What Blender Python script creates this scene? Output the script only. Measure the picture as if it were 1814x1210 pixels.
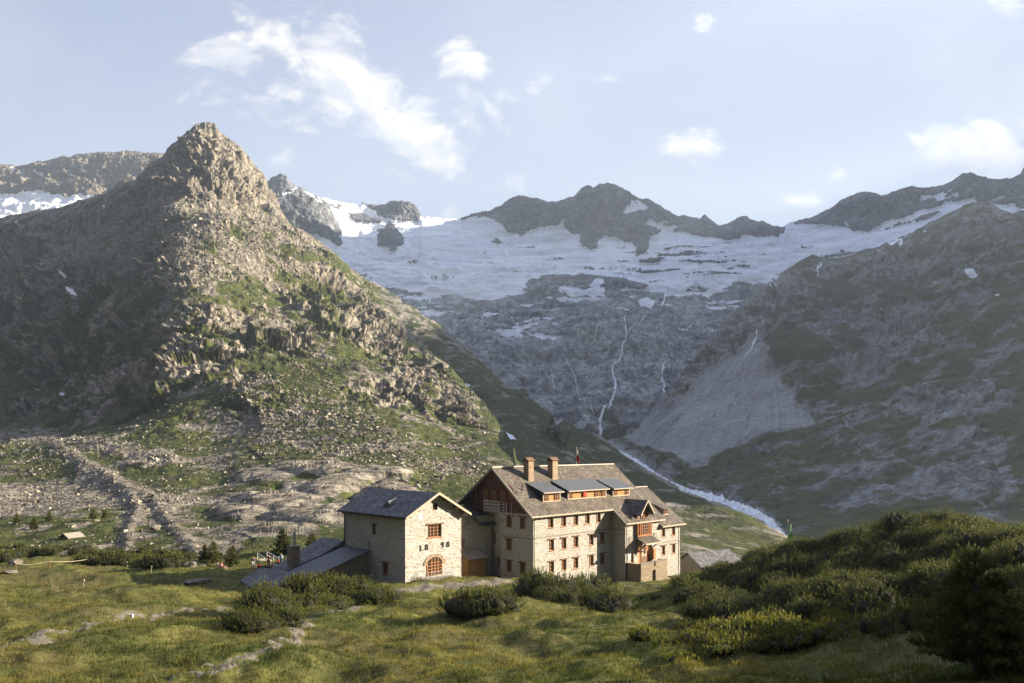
import bpy, bmesh, math, random
import numpy as np
from mathutils import Vector, Matrix
R = math.radians
scene = bpy.context.scene
for o in list(bpy.data.objects): bpy.data.objects.remove(o)
random.seed(5); RNG = np.random.default_rng(7)

# ---------------------------------------------------------------- camera
FOC, CX, HY = 1348.0, 907.0, 790.0
cd = bpy.data.cameras.new("camera"); cam = bpy.data.objects.new("camera", cd); scene.collection.objects.link(cam)
cd.sensor_width = 36; cd.lens = 36 * FOC / 1814; cd.shift_y = (HY - 605) / 1814
cd.clip_start = 0.5; cd.clip_end = 30000
cam.location = (0, 0, 0); cam.rotation_euler = (R(90), 0, 0); scene.camera = cam

# ---------------------------------------------------------------- sun, sky, exposure
SUN_EL, SUN_H = R(19), Vector((0.991, 0.13, 0)).normalized()
sd = SUN_H * math.cos(SUN_EL) + Vector((0, 0, math.sin(SUN_EL)))
sl = bpy.data.lights.new("sun", 'SUN'); sl.energy = 5.0; sl.angle = R(0.5); sl.color = (1.0, 0.88, 0.70)
so = bpy.data.objects.new("sun", sl); scene.collection.objects.link(so)
so.rotation_euler = sd.to_track_quat('Z', 'Y').to_euler(); so.location = (60, -20, 40)
scene.view_settings.view_transform = 'Standard'; scene.view_settings.look = 'None'
scene.view_settings.exposure = 2.38; scene.view_settings.gamma = 1
scene.cycles.max_bounces = 5; scene.cycles.diffuse_bounces = 2; scene.cycles.transparent_max_bounces = 6
scene.cycles.volume_bounces = 0; scene.cycles.caustics_reflective = False; scene.cycles.caustics_refractive = False

world = bpy.data.worlds.new("World"); scene.world = world; world.use_nodes = True
class NT:
    """small node-tree helper: every call returns an output socket"""
    def __init__(s, tree): s.t = tree; s.n = tree.nodes; s.l = tree.links
    def set(s, sock, v):
        if isinstance(v, bpy.types.NodeSocket): s.l.new(v, sock)
        elif v is not None:
            if hasattr(sock.default_value, '__len__') and not hasattr(v, '__len__'): v = (v,) * len(sock.default_value)
            if hasattr(v, '__len__') and len(v) == 3 and len(sock.default_value) == 4: v = (*v, 1)
            sock.default_value = v
    def math(s, op, a, b=None, c=None, clamp=False):
        n = s.n.new('ShaderNodeMath'); n.operation = op; n.use_clamp = clamp
        for i, v in enumerate((a, b, c)):
            if v is not None: s.set(n.inputs[i], v)
        return n.outputs[0]
    def mix(s, f, a, b, mode='MIX'):
        n = s.n.new('ShaderNodeMix'); n.data_type = 'RGBA'; n.blend_type = mode
        s.set(n.inputs[0], f); s.set(n.inputs[6], a); s.set(n.inputs[7], b); return n.outputs[2]
    def noise(s, vec, scale, detail=3, rough=0.55, dist=0, out=0):
        n = s.n.new('ShaderNodeTexNoise'); s.set(n.inputs['Vector'], vec); s.set(n.inputs['Scale'], scale)
        s.set(n.inputs['Detail'], detail); s.set(n.inputs['Roughness'], rough); s.set(n.inputs['Distortion'], dist); return n.outputs[out]
    def voronoi(s, vec, scale, feature='F1', out='Distance', rand=1):
        n = s.n.new('ShaderNodeTexVoronoi'); n.feature = feature; s.set(n.inputs['Vector'], vec); s.set(n.inputs['Scale'], scale)
        s.set(n.inputs['Randomness'], rand); return n.outputs[out]
    def ramp(s, v, lo, hi, a=0.0, b=1.0):
        n = s.n.new('ShaderNodeMapRange'); n.interpolation_type = 'SMOOTHSTEP'
        s.set(n.inputs[0], v); s.set(n.inputs[1], lo); s.set(n.inputs[2], hi); s.set(n.inputs[3], a); s.set(n.inputs[4], b); return n.outputs[0]
    def vmul(s, v, k):
        n = s.n.new('ShaderNodeVectorMath'); n.operation = 'MULTIPLY'; s.set(n.inputs[0], v); s.set(n.inputs[1], k); return n.outputs[0]
    def vadd(s, v, k):
        n = s.n.new('ShaderNodeVectorMath'); n.operation = 'ADD'; s.set(n.inputs[0], v); s.set(n.inputs[1], k); return n.outputs[0]
    def sep(s, v):
        n = s.n.new('ShaderNodeSeparateXYZ'); s.set(n.inputs[0], v); return n.outputs
    def attr(s, name, out='Color'):
        n = s.n.new('ShaderNodeAttribute'); n.attribute_name = name; return n.outputs[out]
    def geo(s, out='Position'): return s.n.new('ShaderNodeNewGeometry').outputs[out]
    def tex(s, out): return s.n.new('ShaderNodeTexCoord').outputs[out]
    def rnd(s): return s.n.new('ShaderNodeObjectInfo').outputs['Random']
    def bump(s, h, strength, dist):
        n = s.n.new('ShaderNodeBump'); s.set(n.inputs['Height'], h); s.set(n.inputs['Strength'], strength); s.set(n.inputs['Distance'], dist); return n.outputs[0]

def build_world():
    g = NT(world.node_tree); g.n.clear()
    sky = g.n.new('ShaderNodeTexSky'); sky.sky_type = 'NISHITA'; sky.sun_disc = False
    sky.sun_elevation = SUN_EL; sky.sun_rotation = math.atan2(SUN_H.x, SUN_H.y)
    sky.altitude = 2000; sky.air_density = 1.0; sky.dust_density = 1.5; sky.ozone_density = 2.0
    d = g.tex('Generated'); x, y, z = g.sep(d)
    yy = g.math('MAXIMUM', y, 0.05)
    a = g.math('DIVIDE', x, yy); e = g.math('DIVIDE', z, yy)
    comb = g.n.new('ShaderNodeCombineXYZ'); g.set(comb.inputs[0], a); g.set(comb.inputs[1], e); p = comb.outputs[0]
    warp = g.vadd(p, g.vmul(g.vadd(g.noise(p, 5.0, 4, .6, out=1), (-.5, -.5, 0)), (.07, .07, 0)))
    ws = g.vmul(warp, (0.8, 1.25, 1))
    n1 = g.noise(ws, 11.0, 14, 0.66, 0.25)
    n2 = g.noise(p, 3.2, 3, 0.5)
    wob = g.noise(ws, 30.0, 10, 0.70, 0.3)
    # banks of cloud: direction, half-extent, tilt, strength
    banks = [(610, 225, 310, 125, 22, .44), (1600, 120, 260, 60, 5, .2), (640, 150, 150, 66, 40, 1.3), (735, 235, 95, 50, 38, 1.3), (580, 110, 80, 36, 30, 1.1), (402, 102, 80, 48, 0, 1.05), (500, 70, 95, 36, 35, .95),
             (812, 110, 62, 44, 40, 0.85), (868, 222, 70, 58, 40, 0.95), (825, 25, 50, 26, 10, 0.75), (958, 150, 26, 34, 60, 0.6),
             (1076, 132, 30, 26, 50, 0.6), (1226, 254, 62, 34, 0, 0.9), (1490, 310, 30, 18, 0, 0.75), (1725, 268, 128, 44, -8, 1.15),
             (1422, 356, 40, 14, 0, 0.6), (1782, 14, 56, 24, 10, 0.8), (1246, 44, 30, 22, 0, 0.6), (748, 335, 80, 26, 35, 0.6), (1600, 318, 40, 14, 0, .55),
             (240, 92, 70, 30, 20, 0.38), (1160, 40, 40, 20, 20, 0.42), (500, 300, 60, 30, 20, 0.5), (900, 310, 70, 30, 20, 0.42), (400, 195, 110, 36, 20, 0.42), (1030, 180, 40, 16, 20, .4), (1120, 215, 40, 16, 0, .35), (720, 75, 50, 20, 0, .4)]
    tot = None
    for (u, v, ru, rv, rot, st) in banks:
        cxa, cye = (u - CX) / FOC, (HY - v) / FOC
        dx = g.math('SUBTRACT', a, cxa); dy = g.math('SUBTRACT', e, cye)
        c, s = math.cos(R(-rot)), math.sin(R(-rot))
        px = g.math('ADD', g.math('MULTIPLY', dx, c), g.math('MULTIPLY', dy, s))
        py = g.math('SUBTRACT', g.math('MULTIPLY', dy, c), g.math('MULTIPLY', dx, s))
        px = g.math('MULTIPLY', px, FOC / ru); py = g.math('MULTIPLY', py, FOC / rv)
        r2 = g.math('ADD', g.math('MULTIPLY', px, px), g.math('MULTIPLY', py, py))
        m = g.math('MULTIPLY', g.math('EXPONENT', g.math('MULTIPLY', r2, -0.8)), st)
        tot = m if tot is None else g.math('MAXIMUM', tot, m)
    dens = g.math('ADD', tot, g.math('MULTIPLY', g.math('SUBTRACT', n1, 0.5), 3.4))
    dens = g.math('ADD', dens, g.math('MULTIPLY', g.math('SUBTRACT', wob, 0.5), 1.5))
    al = g.ramp(dens, 0.36, 1.35)
    al = g.math('MULTIPLY', al, g.ramp(tot, 0.04, 0.36))
    al = g.math('MULTIPLY', al, g.ramp(y, 0.0, 0.3))
    veil = g.math('MULTIPLY', g.ramp(n2, 0.45, 0.8), 0.16)
    al = g.math('MINIMUM', g.math('MAXIMUM', al, g.math('MULTIPLY', veil, g.ramp(y, 0.0, 0.3))), 0.88)
    # shaded cloud bellies: dense core away from the sun side
    off = g.noise(g.vadd(ws, (0.010, 0.016, 0)), 11.0, 14, 0.66, 0.25)
    lit = g.ramp(g.math('SUBTRACT', n1, off), -0.10, 0.12)
    core = g.ramp(dens, 0.55, 1.2)
    # the big cumulus low on the right has a grey belly
    belly = g.math('MULTIPLY', g.ramp(e, (HY - 235) / FOC, (HY - 310) / FOC), g.ramp(a, 0.50, 0.56))
    shade = g.math('MULTIPLY', core, g.math('SUBTRACT', 1.0, lit))
    ccol = g.mix(g.math('MAXIMUM', shade, belly), (6.5, 6.05, 5.45), (3.9, 4.05, 4.6))
    hz = g.ramp(e, 0.0, 0.62)
    base = g.mix(0.80, sky.outputs[0], g.mix(hz, (3.8, 4.3, 5.2), (1.75, 2.05, 3.25)))
    base = g.mix(g.ramp(z, -0.1, 0.0), sky.outputs[0], base)
    # unseen zenith brightened to lift the shaded snow; sky behind camera dimmed
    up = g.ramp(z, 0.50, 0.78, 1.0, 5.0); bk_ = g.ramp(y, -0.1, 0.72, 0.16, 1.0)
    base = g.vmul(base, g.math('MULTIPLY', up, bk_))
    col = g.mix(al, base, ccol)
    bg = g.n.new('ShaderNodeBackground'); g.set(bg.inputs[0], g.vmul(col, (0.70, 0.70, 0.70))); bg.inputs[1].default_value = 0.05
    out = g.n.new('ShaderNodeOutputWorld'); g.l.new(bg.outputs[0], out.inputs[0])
build_world()

# ---------------------------------------------------------------- helpers
def link(o, parent=None):
    scene.collection.objects.link(o)
    if parent is not None: o.parent = parent
    return o
def tag(o, label=None, cat=None, group=None, kind=None):
    if label: o['label'] = label
    if cat: o['category'] = cat
    if group: o['group'] = group
    if kind: o['kind'] = kind
    return o
def empty(name, loc, rz=0.0, sc=1.0):
    o = bpy.data.objects.new(name, None); o.location = loc; o.rotation_euler = (0, 0, rz); o.scale = (sc,) * 3
    o.empty_display_size = 0.3
    return link(o)
def P3(u, v, d): return np.array([(u - CX) / FOC * d, d, (HY - v) / FOC * d])

def np_mesh(name, co, faces, mat=None, parent=None, smooth=True, mask=None, uv=None):
    """co (n,3), faces (m,k) int array of one polygon size"""
    me = bpy.data.meshes.new(name); co = np.asarray(co, np.float32); faces = np.asarray(faces, np.int32)
    k = faces.shape[1]
    me.vertices.add(len(co)); me.vertices.foreach_set('co', co.ravel())
    me.loops.add(faces.size); me.loops.foreach_set('vertex_index', faces.ravel())
    me.polygons.add(len(faces)); me.polygons.foreach_set('loop_start', np.arange(0, faces.size, k, dtype=np.int32))
    me.polygons.foreach_set('use_smooth', np.full(len(faces), smooth))
    if mask is not None:
        at = me.color_attributes.new('mask', 'FLOAT_COLOR', 'POINT'); at.data.foreach_set('color', np.asarray(mask, np.float32).ravel())
    me.update(calc_edges=True); me.validate()
    if mat: me.materials.append(mat)
    return link(bpy.data.objects.new(name, me), parent)

def grid_faces(nr, nc):
    i = np.arange(nr * nc).reshape(nr, nc)
    return np.stack([i[:-1, :-1], i[:-1, 1:], i[1:, 1:], i[1:, :-1]], -1).reshape(-1, 4)

_perm = np.random.default_rng(11).permutation(256).astype(np.int32); _perm = np.concatenate([_perm, _perm])
_grad = np.random.default_rng(12).normal(size=(256, 3)).astype(np.float32); _grad /= np.linalg.norm(_grad, axis=1)[:, None]
def perlin(p):
    p = p.astype(np.float32); i = np.floor(p).astype(np.int32); f = p - i; w = f * f * f * (f * (f * 6 - 15) + 10); i &= 255
    res = 0
    for dx in (0, 1):
        X = _perm[(i[..., 0] + dx) & 255]; wx = w[..., 0] if dx else 1 - w[..., 0]
        for dy in (0, 1):
            Y = _perm[X + ((i[..., 1] + dy) & 255)]; wy = w[..., 1] if dy else 1 - w[..., 1]
            for dz in (0, 1):
                H = _perm[Y + ((i[..., 2] + dz) & 255)]; wz = w[..., 2] if dz else 1 - w[..., 2]
                g = _grad[H]
                res = res + wx * wy * wz * (g[..., 0] * (f[..., 0] - dx) + g[..., 1] * (f[..., 1] - dy) + g[..., 2] * (f[..., 2] - dz))
    return res * 1.6
def fbm(p, octv=4, gain=0.5, lac=2.03):
    a, s, r = 1.0, 1.0, 0
    for k in range(octv): r = r + a * perlin(p * s + 17.3 * k); a *= gain; s *= lac
    return r
def ridged(p, octv=4, gain=0.5, lac=2.1):
    a, s, r = 1.0, 1.0, 0
    for k in range(octv): r = r + a * (1 - np.abs(perlin(p * s + 31.7 * k)) * 2.0); a *= gain; s *= lac
    return r
def facets(p, seed=0):
    """broken rock: every cell is a block of its own, a plane of its own tilt"""
    i = np.floor(p).astype(np.int32); best = np.full(p.shape[:-1], 9e9, np.float32); val = np.zeros(p.shape[:-1], np.float32); sec = best.copy()
    tab = np.random.default_rng(100 + seed).random((256, 3)).astype(np.float32)
    til = np.random.default_rng(200 + seed).normal(size=(256, 4)).astype(np.float32)
    for dx in (-1, 0, 1):
        X = _perm[(i[..., 0] + dx) & 255]
        for dy in (-1, 0, 1):
            Y = _perm[X + ((i[..., 1] + dy) & 255)]
            for dz in (-1, 0, 1):
                H = _perm[Y + ((i[..., 2] + dz) & 255)]
                c = tab[H]; q0 = p[..., 0] - (i[..., 0] + dx + c[..., 0]); q1 = p[..., 1] - (i[..., 1] + dy + c[..., 1]); q2 = p[..., 2] - (i[..., 2] + dz + c[..., 2])
                dd = q0 * q0 + q1 * q1 + q2 * q2; t = til[H]
                m = dd < best; sec = np.where(m, best, np.minimum(sec, dd))
                val = np.where(m, t[..., 0] * q0 + t[..., 1] * q1 + t[..., 2] * q2 + 0.35 * t[..., 3], val); best = np.where(m, dd, best)
    return val, np.sqrt(sec) - np.sqrt(best)
def ledges(p, n, wl, warp):
    """bedding: the rock steps out and back along tilted beds"""
    q = (p @ (np.array(n, np.float32) / np.linalg.norm(n))) / wl + warp; f = q - np.floor(q); return np.where(f < .8, f / .8, (1 - f) / .2) - .5
def box_blur(a, r):
    for ax in (0, 1):
        p = np.pad(a, [(r + 1, r) if k == ax else (0, 0) for k in range(2)], mode='edge'); c = np.cumsum(p, axis=ax); n = a.shape[ax]
        a = (np.take(c, range(2 * r + 1, 2 * r + 1 + n), axis=ax) - np.take(c, range(0, n), axis=ax)) / (2 * r + 1)
    return a
def sstep(x, a, b):
    t = np.clip((x - a) / (b - a), 0, 1); return t * t * (3 - 2 * t)

def pchip_slopes(x, y):
    h = np.diff(x, axis=-1); dl = np.diff(y, axis=-1) / h
    m = np.zeros_like(y); m[..., 0] = dl[..., 0]; m[..., -1] = dl[..., -1]
    a, b = dl[..., :-1], dl[..., 1:]; same = a * b > 0
    w1 = 2 * h[..., 1:] + h[..., :-1]; w2 = h[..., 1:] + 2 * h[..., :-1]
    with np.errstate(all='ignore'): hm = (w1 + w2) / (w1 / a + w2 / b)
    m[..., 1:-1] = np.where(same, hm, 0); return m
def pchip(x, y, q):
    """x, y (n,J) rows, q (n,M) -> (n,M)"""
    m = pchip_slopes(x, y); out = np.zeros(q.shape); J = x.shape[-1]
    for j in range(J - 1):
        x0, x1 = x[:, j:j + 1], x[:, j + 1:j + 2]; h = x1 - x0
        t = (q - x0) / h; sel = (t >= 0 if j else t > -9) & ((t < 1) if j < J - 2 else t < 9)
        t = np.clip(t, 0, 1)
        v = ((2 * t - 3) * t * t + 1) * y[:, j:j + 1] + ((t - 2) * t + 1) * t * h * m[:, j:j + 1] + (3 - 2 * t) * t * t * y[:, j + 1:j + 2] + (t - 1) * t * t * h * m[:, j + 1:j + 2]
        out = np.where(sel, v, out)
    return out

def in_poly(x, y, poly):
    c = np.zeros(x.shape, bool); n = len(poly)
    for k in range(n):
        x0, y0 = poly[k]; x1, y1 = poly[(k + 1) % n]
        if y0 == y1: continue
        c ^= ((y0 > y) != (y1 > y)) & (x < (x1 - x0) * (y - y0) / (y1 - y0) + x0)
    return c
def seg_dist(x, y, pts):
    best = np.full(x.shape, 1e9); 
    for (x0, y0), (x1, y1) in zip(pts[:-1], pts[1:]):
        dx, dy = x1 - x0, y1 - y0; t = np.clip(((x - x0) * dx + (y - y0) * dy) / (dx * dx + dy * dy), 0, 1)
        best = np.minimum(best, np.hypot(x - x0 - t * dx, y - y0 - t * dy))
    return best
def blob(U, V, u, v, ru, rv): return np.exp(-(((U - u) / ru) ** 2 + ((V - v) / rv) ** 2))

class Patch:
    """a piece of terrain laid out as profiles that fan out from the valley: each key is (bearing, [(height ratio, distance)...])"""
    def __init__(s, keys, ucols, nrows, sky=None, jag=0.0):
        ku = np.array([k[0] for k in keys], float); kv = np.array([[p[0] for p in k[1]] for k in keys], float); kd = np.log(np.array([[p[1] for p in k[1]] for k in keys], float))
        uc = np.asarray(ucols, float); J = kv.shape[1]
        rep = lambda a: np.repeat(a[None, :], J, 0)
        cv = pchip(rep(ku), kv.T, rep(uc)).T; cdn = pchip(rep(ku), kd.T, rep(uc)).T
        if sky is not None:
            sk = np.interp(uc, [p[0] for p in sky], [p[1] for p in sky])
            if jag: zc = 0 * uc; sk = sk + jag * (perlin(np.stack([uc / 13, zc, zc + 3], -1)) * 2.2 - np.abs(perlin(np.stack([uc / 5.3, zc, zc + 9], -1))) * 3.4 + perlin(np.stack([uc / 2.6, zc, zc + 5], -1)) * 1.2 + 1.0)
            cv[:, -1] = sk
            for j in range(J - 2, -1, -1): cv[:, j] = np.maximum(cv[:, j], cv[:, j + 1] + 2.0)
        t = np.linspace(0, 1, nrows)[None, :]
        V = cv[:, :1] * (1 - t) + cv[:, -1:] * t
        D = np.exp(pchip(-cv, cdn, -V))
        s.U = np.repeat(uc[:, None], nrows, 1).T; s.V = V.T; s.D = D.T          # rows x cols
        s.P = np.stack([(s.U - CX) / FOC * s.D, s.D, (HY - s.V) / FOC * s.D], -1)
        s.uc = uc; s.nr = nrows
    def normals(s):
        du = np.gradient(s.P, axis=1); dv = np.gradient(s.P, axis=0); n = np.cross(du, dv); n /= np.linalg.norm(n, axis=-1)[..., None] + 1e-9
        return n
    def displace(s, amt): s.P = s.P + s.N0 * amt[..., None]
    def build(s, name, mat, mask, back=10, drop=0.9, kind='structure'):
        P = s.P; top = P[-1]; dirv = top.copy(); dirv[:, 2] = 0; dirv /= np.linalg.norm(dirv, axis=1)[:, None]
        rows = []
        for k in range(1, back + 1):
            q = top + dirv * (12 * k ** 1.7); q[:, 2] -= drop * 12 * k ** 1.7; rows.append(q)
        PP = np.concatenate([P, np.array(rows)], 0) if back else P
        M = np.concatenate([mask, np.repeat(mask[-1:], back, 0)], 0) if back else mask
        o = np_mesh(name, PP.reshape(-1, 3), grid_faces(*PP.shape[:2]), mat, None, True, M.reshape(-1, 4))
        return tag(o, kind=kind)
    def at(s, u, v, lift=0.0):
        u = np.atleast_1d(np.asarray(u, float)); v = np.atleast_1d(np.asarray(v, float))
        ci = np.clip(np.interp(u, s.uc, np.arange(len(s.uc))), 0, len(s.uc) - 1.001); c0 = ci.astype(int); fc = ci - c0
        vt = s.V[-1, c0]; vb = s.V[0, c0]; ri = np.clip((v - vb) / (vt - vb) * (s.nr - 1), 0, s.nr - 1.001); r0 = ri.astype(int); fr = ri - r0
        g = lambda A, a, b: A[a, b]
        w = [((1 - fr) * (1 - fc)), ((1 - fr) * fc), (fr * (1 - fc)), (fr * fc)]
        out = 0; nn = 0
        for wt, (a, b) in zip(w, [(r0, c0), (r0, c0 + 1), (r0 + 1, c0), (r0 + 1, c0 + 1)]):
            out = out + wt[:, None] * s.P[a, b]; nn = nn + wt[:, None] * s.N0[a, b]
        return out + nn * lift

# ---------------------------------------------------------------- materials
def new_mat(name):
    m = bpy.data.materials.new(name); m.use_nodes = True; g = NT(m.node_tree); b = g.n['Principled BSDF']
    b.inputs['Roughness'].default_value = 0.85; b.inputs['Specular IOR Level'].default_value = 0.25
    return m, g, b
def mat_rock(name, c1, c2, c3, gr1, gr2, s=1.0, bumpd=1.5, snowc=(0.90, 0.92, 0.95), tone=1.5):
    """rock with turf, snow and lighter-toned areas given by the mesh; s = size of the finest grain in metres"""
    m, g, b = new_mat(name); p = g.geo(); mk = g.attr('mask'); sp = g.n.new('ShaderNodeSeparateColor'); g.set(sp.inputs[0], mk)
    n1 = g.noise(p, 0.5 / s, 6, 0.65); n2 = g.noise(p, 0.035 / s, 5, 0.6, 0.6); n3 = g.noise(g.vmul(p, (1, 1, 0.25)), 0.16 / s, 6, 0.7, 0.4)
    vo = g.voronoi(p, 0.33 / s, 'F1', 'Color'); vc = g.n.new('ShaderNodeSeparateColor'); g.set(vc.inputs[0], vo)
    rock = g.mix(g.ramp(n2, 0.35, 0.65), c1, c2); rock = g.mix(g.ramp(n3, 0.46, 0.62), rock, c3)
    rock = g.mix(g.math('MULTIPLY', g.ramp(vc.outputs[0], 0.1, 0.9), 0.45), rock, g.vmul(rock, (1.45, 1.45, 1.45)))
    rock = g.mix(g.ramp(n1, 0.34, 0.68), g.vmul(rock, (0.52, 0.52, 0.52)), g.vmul(rock, (1.38, 1.38, 1.38)))
    smooth = g.math('MULTIPLY', g.attr('mask', 'Alpha'), 0.6); rock = g.mix(smooth, rock, c2)
    rock = g.mix(sp.outputs[2], rock, g.vmul(rock, (tone, tone * .985, tone * .95)))
    gn = g.noise(p, 0.3 / s, 5, 0.7)
    turf = g.mix(g.ramp(gn, 0.3, 0.7), gr1, gr2)
    ge = g.ramp(g.math('ADD', sp.outputs[0], g.math('MULTIPLY', g.math('SUBTRACT', n1, 0.5), 1.2)), 0.38, 0.62)
    col = g.mix(ge, rock, turf)
    se = g.ramp(g.math('ADD', sp.outputs[1], g.math('MULTIPLY', g.math('SUBTRACT', g.noise(g.vmul(p, (1, 1, 2.5)), 0.06 / s, 6, 0.65), 0.5), 0.5)), 0.45, 0.55)
    sn = g.mix(g.ramp(g.noise(g.vmul(p, (.6, 1, 3.0)), 0.028 / s, 8, 0.72, 0.6), 0.42, 0.70), snowc, (0.68, 0.72, 0.79))
    sn = g.mix(g.ramp(g.noise(g.vmul(p, (.35, 1.2, 5.0)), 0.14 / s, 6, 0.7, 0.4), 0.52, 0.66), sn, g.vmul(sn, (.74, .78, .84)))
    col = g.mix(se, col, sn)
    g.set(b.inputs['Base Color'], col)
    h = g.math('ADD', g.noise(p, 0.25 / s, 7, 0.68), g.math('MULTIPLY', g.voronoi(p, 0.45 / s), -0.35))
    g.set(b.inputs['Normal'], g.bump(h, g.math('SUBTRACT', 1.0, g.math('MULTIPLY', se, 0.7)), bumpd)); b.inputs['Roughness'].default_value = 0.95; b.inputs['Specular IOR Level'].default_value = 0.1
    return m
M = {}
M['left_mtn'] = mat_rock('sunny_rock', (0.1620, 0.1422, 0.1125), (0.2295, 0.2025, 0.1602), (0.0945, 0.0828, 0.0648), (0.0324, 0.0432, 0.0117), (0.0828, 0.0882, 0.0270), 2.2, 3.2)
M['back_mtn'] = mat_rock('grey_cirque_rock', (0.098, 0.101, 0.108), (0.135, 0.138, 0.145), (0.058, 0.061, 0.067), (0.06, 0.07, 0.03), (0.1, 0.1, 0.05), 7.0, 12.0, tone=3.4)
M['far_mtn'] = mat_rock('far_brown_rock', (0.13, 0.11, 0.09), (0.18, 0.155, 0.125), (0.08, 0.07, 0.06), (0.06, 0.07, 0.03), (0.1, 0.1, 0.05), 7.0, 8.0)
M['right_mtn'] = mat_rock('shaded_slope_rock', (0.1794, 0.1755, 0.1677), (0.215, 0.218, 0.222), (0.1092, 0.1053, 0.0975), (0.0468, 0.0562, 0.0218), (0.0858, 0.0897, 0.0429), 3.5, 3.0)
M['moraine'] = mat_rock('moraine_turf', (0.1710, 0.1530, 0.1260), (0.2340, 0.2070, 0.1710), (0.1080, 0.0990, 0.0810), (0.0252, 0.0306, 0.0090), (0.0558, 0.0612, 0.0162), 2.0, 1.5)

def simple(name, c, rough=0.8, var=0.25, scale=8.0, metal=0.0, spec=0.3, bump=0.0, coord='Object', stretch=(1, 1, 1)):
    m, g, b = new_mat(name); p = g.vmul(g.tex(coord), stretch); n = g.noise(p, scale, 5, 0.6)
    col = g.mix(g.ramp(n, 0.3, 0.7), tuple(x * (1 - var) for x in c), tuple(min(1, x * (1 + var)) for x in c))
    g.set(b.inputs['Base Color'], col); b.inputs['Roughness'].default_value = rough; b.inputs['Metallic'].default_value = metal; b.inputs['Specular IOR Level'].default_value = spec
    if bump: g.set(b.inputs['Normal'], g.bump(n, 1.0, bump))
    return m

# ================================================================ TERRAIN (setting)
base = np_mesh('valley_floor', [(-9000, -600, -141), (9000, -600, -141), (9000, 9000, -141), (-9000, 9000, -141)], [(0, 1, 2, 3)], M['moraine'], None, False, np.zeros((4, 4)))
tag(base, kind='structure')
def cols(a, b, step, far=()):
    return np.array(sorted(set(list(np.arange(a, b + 0.01, step)) + list(far))))

# ---- the sunlit rocky mountain on the left
LM_KEYS = [
 (-900, [(1030,110),(990,140),(900,240),(840,340),(780,480),(700,760),(600,1000),(520,1300),(460,1500)]),
 (-400, [(1030,112),(990,145),(900,260),(840,380),(780,560),(700,850),(560,1200),(470,1600),(420,1900)]),
 (0,    [(1030,115),(985,142),(920,210),(860,320),(790,500),(720,780),(600,1050),(480,1380),(385,1700)]),
 (150,  [(1030,115),(980,137),(915,205),(850,320),(780,470),(700,690),(580,890),(450,1220),(352,1550)]),
 (235,  [(1030,115),(978,135),(910,205),(845,320),(775,450),(690,620),(560,800),(430,1120),(318,1430)]),
 (310,  [(1030,115),(975,132),(905,205),(840,320),(770,440),(680,560),(520,770),(370,1060),(243,1340)]),
 (365,  [(1030,115),(975,130),(905,205),(840,320),(770,440),(670,565),(500,800),(360,1090),(215,1370)]),
 (440,  [(1030,115),(972,130),(900,205),(830,320),(760,440),(660,590),(520,820),(400,1070),(280,1380)]),
 (505,  [(1030,115),(970,130),(900,205),(825,320),(755,440),(665,590),(560,790),(470,1000),(375,1310)]),
 (600,  [(1030,115),(968,130),(895,205),(820,320),(750,440),(680,575),(600,740),(530,920),(465,1200)]),
 (700,  [(1030,115),(965,130),(895,205),(830,300),(770,405),(720,520),(660,670),(610,810),(560,1000)]),
 (800,  [(1030,115),(960,130),(895,200),(850,280),(810,370),(770,455),(730,550),(690,650),(648,765)]),
 (880,  [(1030,115),(950,130),(900,190),(870,250),(840,310),(815,370),(790,425),(765,485),(745,545)]),
 (915,  [(1030,115),(950,130),(910,180),(890,220),(870,260),(850,300),(835,340),(822,370),(812,400)]),
 (960,  [(1030,115),(960,130),(930,170),(915,200),(900,230),(890,260),(880,280),(875,300),(870,320)])]
LM_SKY = [(-900,460),(-400,420),(-100,388),(0,385),(60,375),(100,367),(140,352),(185,343),(215,322),(240,318),(262,292),(282,278),(300,252),(318,240),(330,228),(345,218),(358,214),(372,213),(384,219),(388,230),(400,240),(412,252),(426,262),(440,279),(455,293),(468,308),(476,328),(488,344),(497,360),(505,378),(520,396),(545,412),(565,430),(590,448),(612,470),(640,494),(662,510),(690,545),(715,572),(740,602),(770,628),(800,652),(830,687),(858,712),(880,745),(898,768),(910,790),(915,812),(935,838),(960,870)]
lm = Patch(LM_KEYS, cols(-140, 960, 1.25, np.arange(-900, -140, 20)), 640, LM_SKY, 0.8); lm.N0 = lm.normals()
U, V, D = lm.U, lm.V, lm.D; Pm = lm.P.astype(np.float32)
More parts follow.
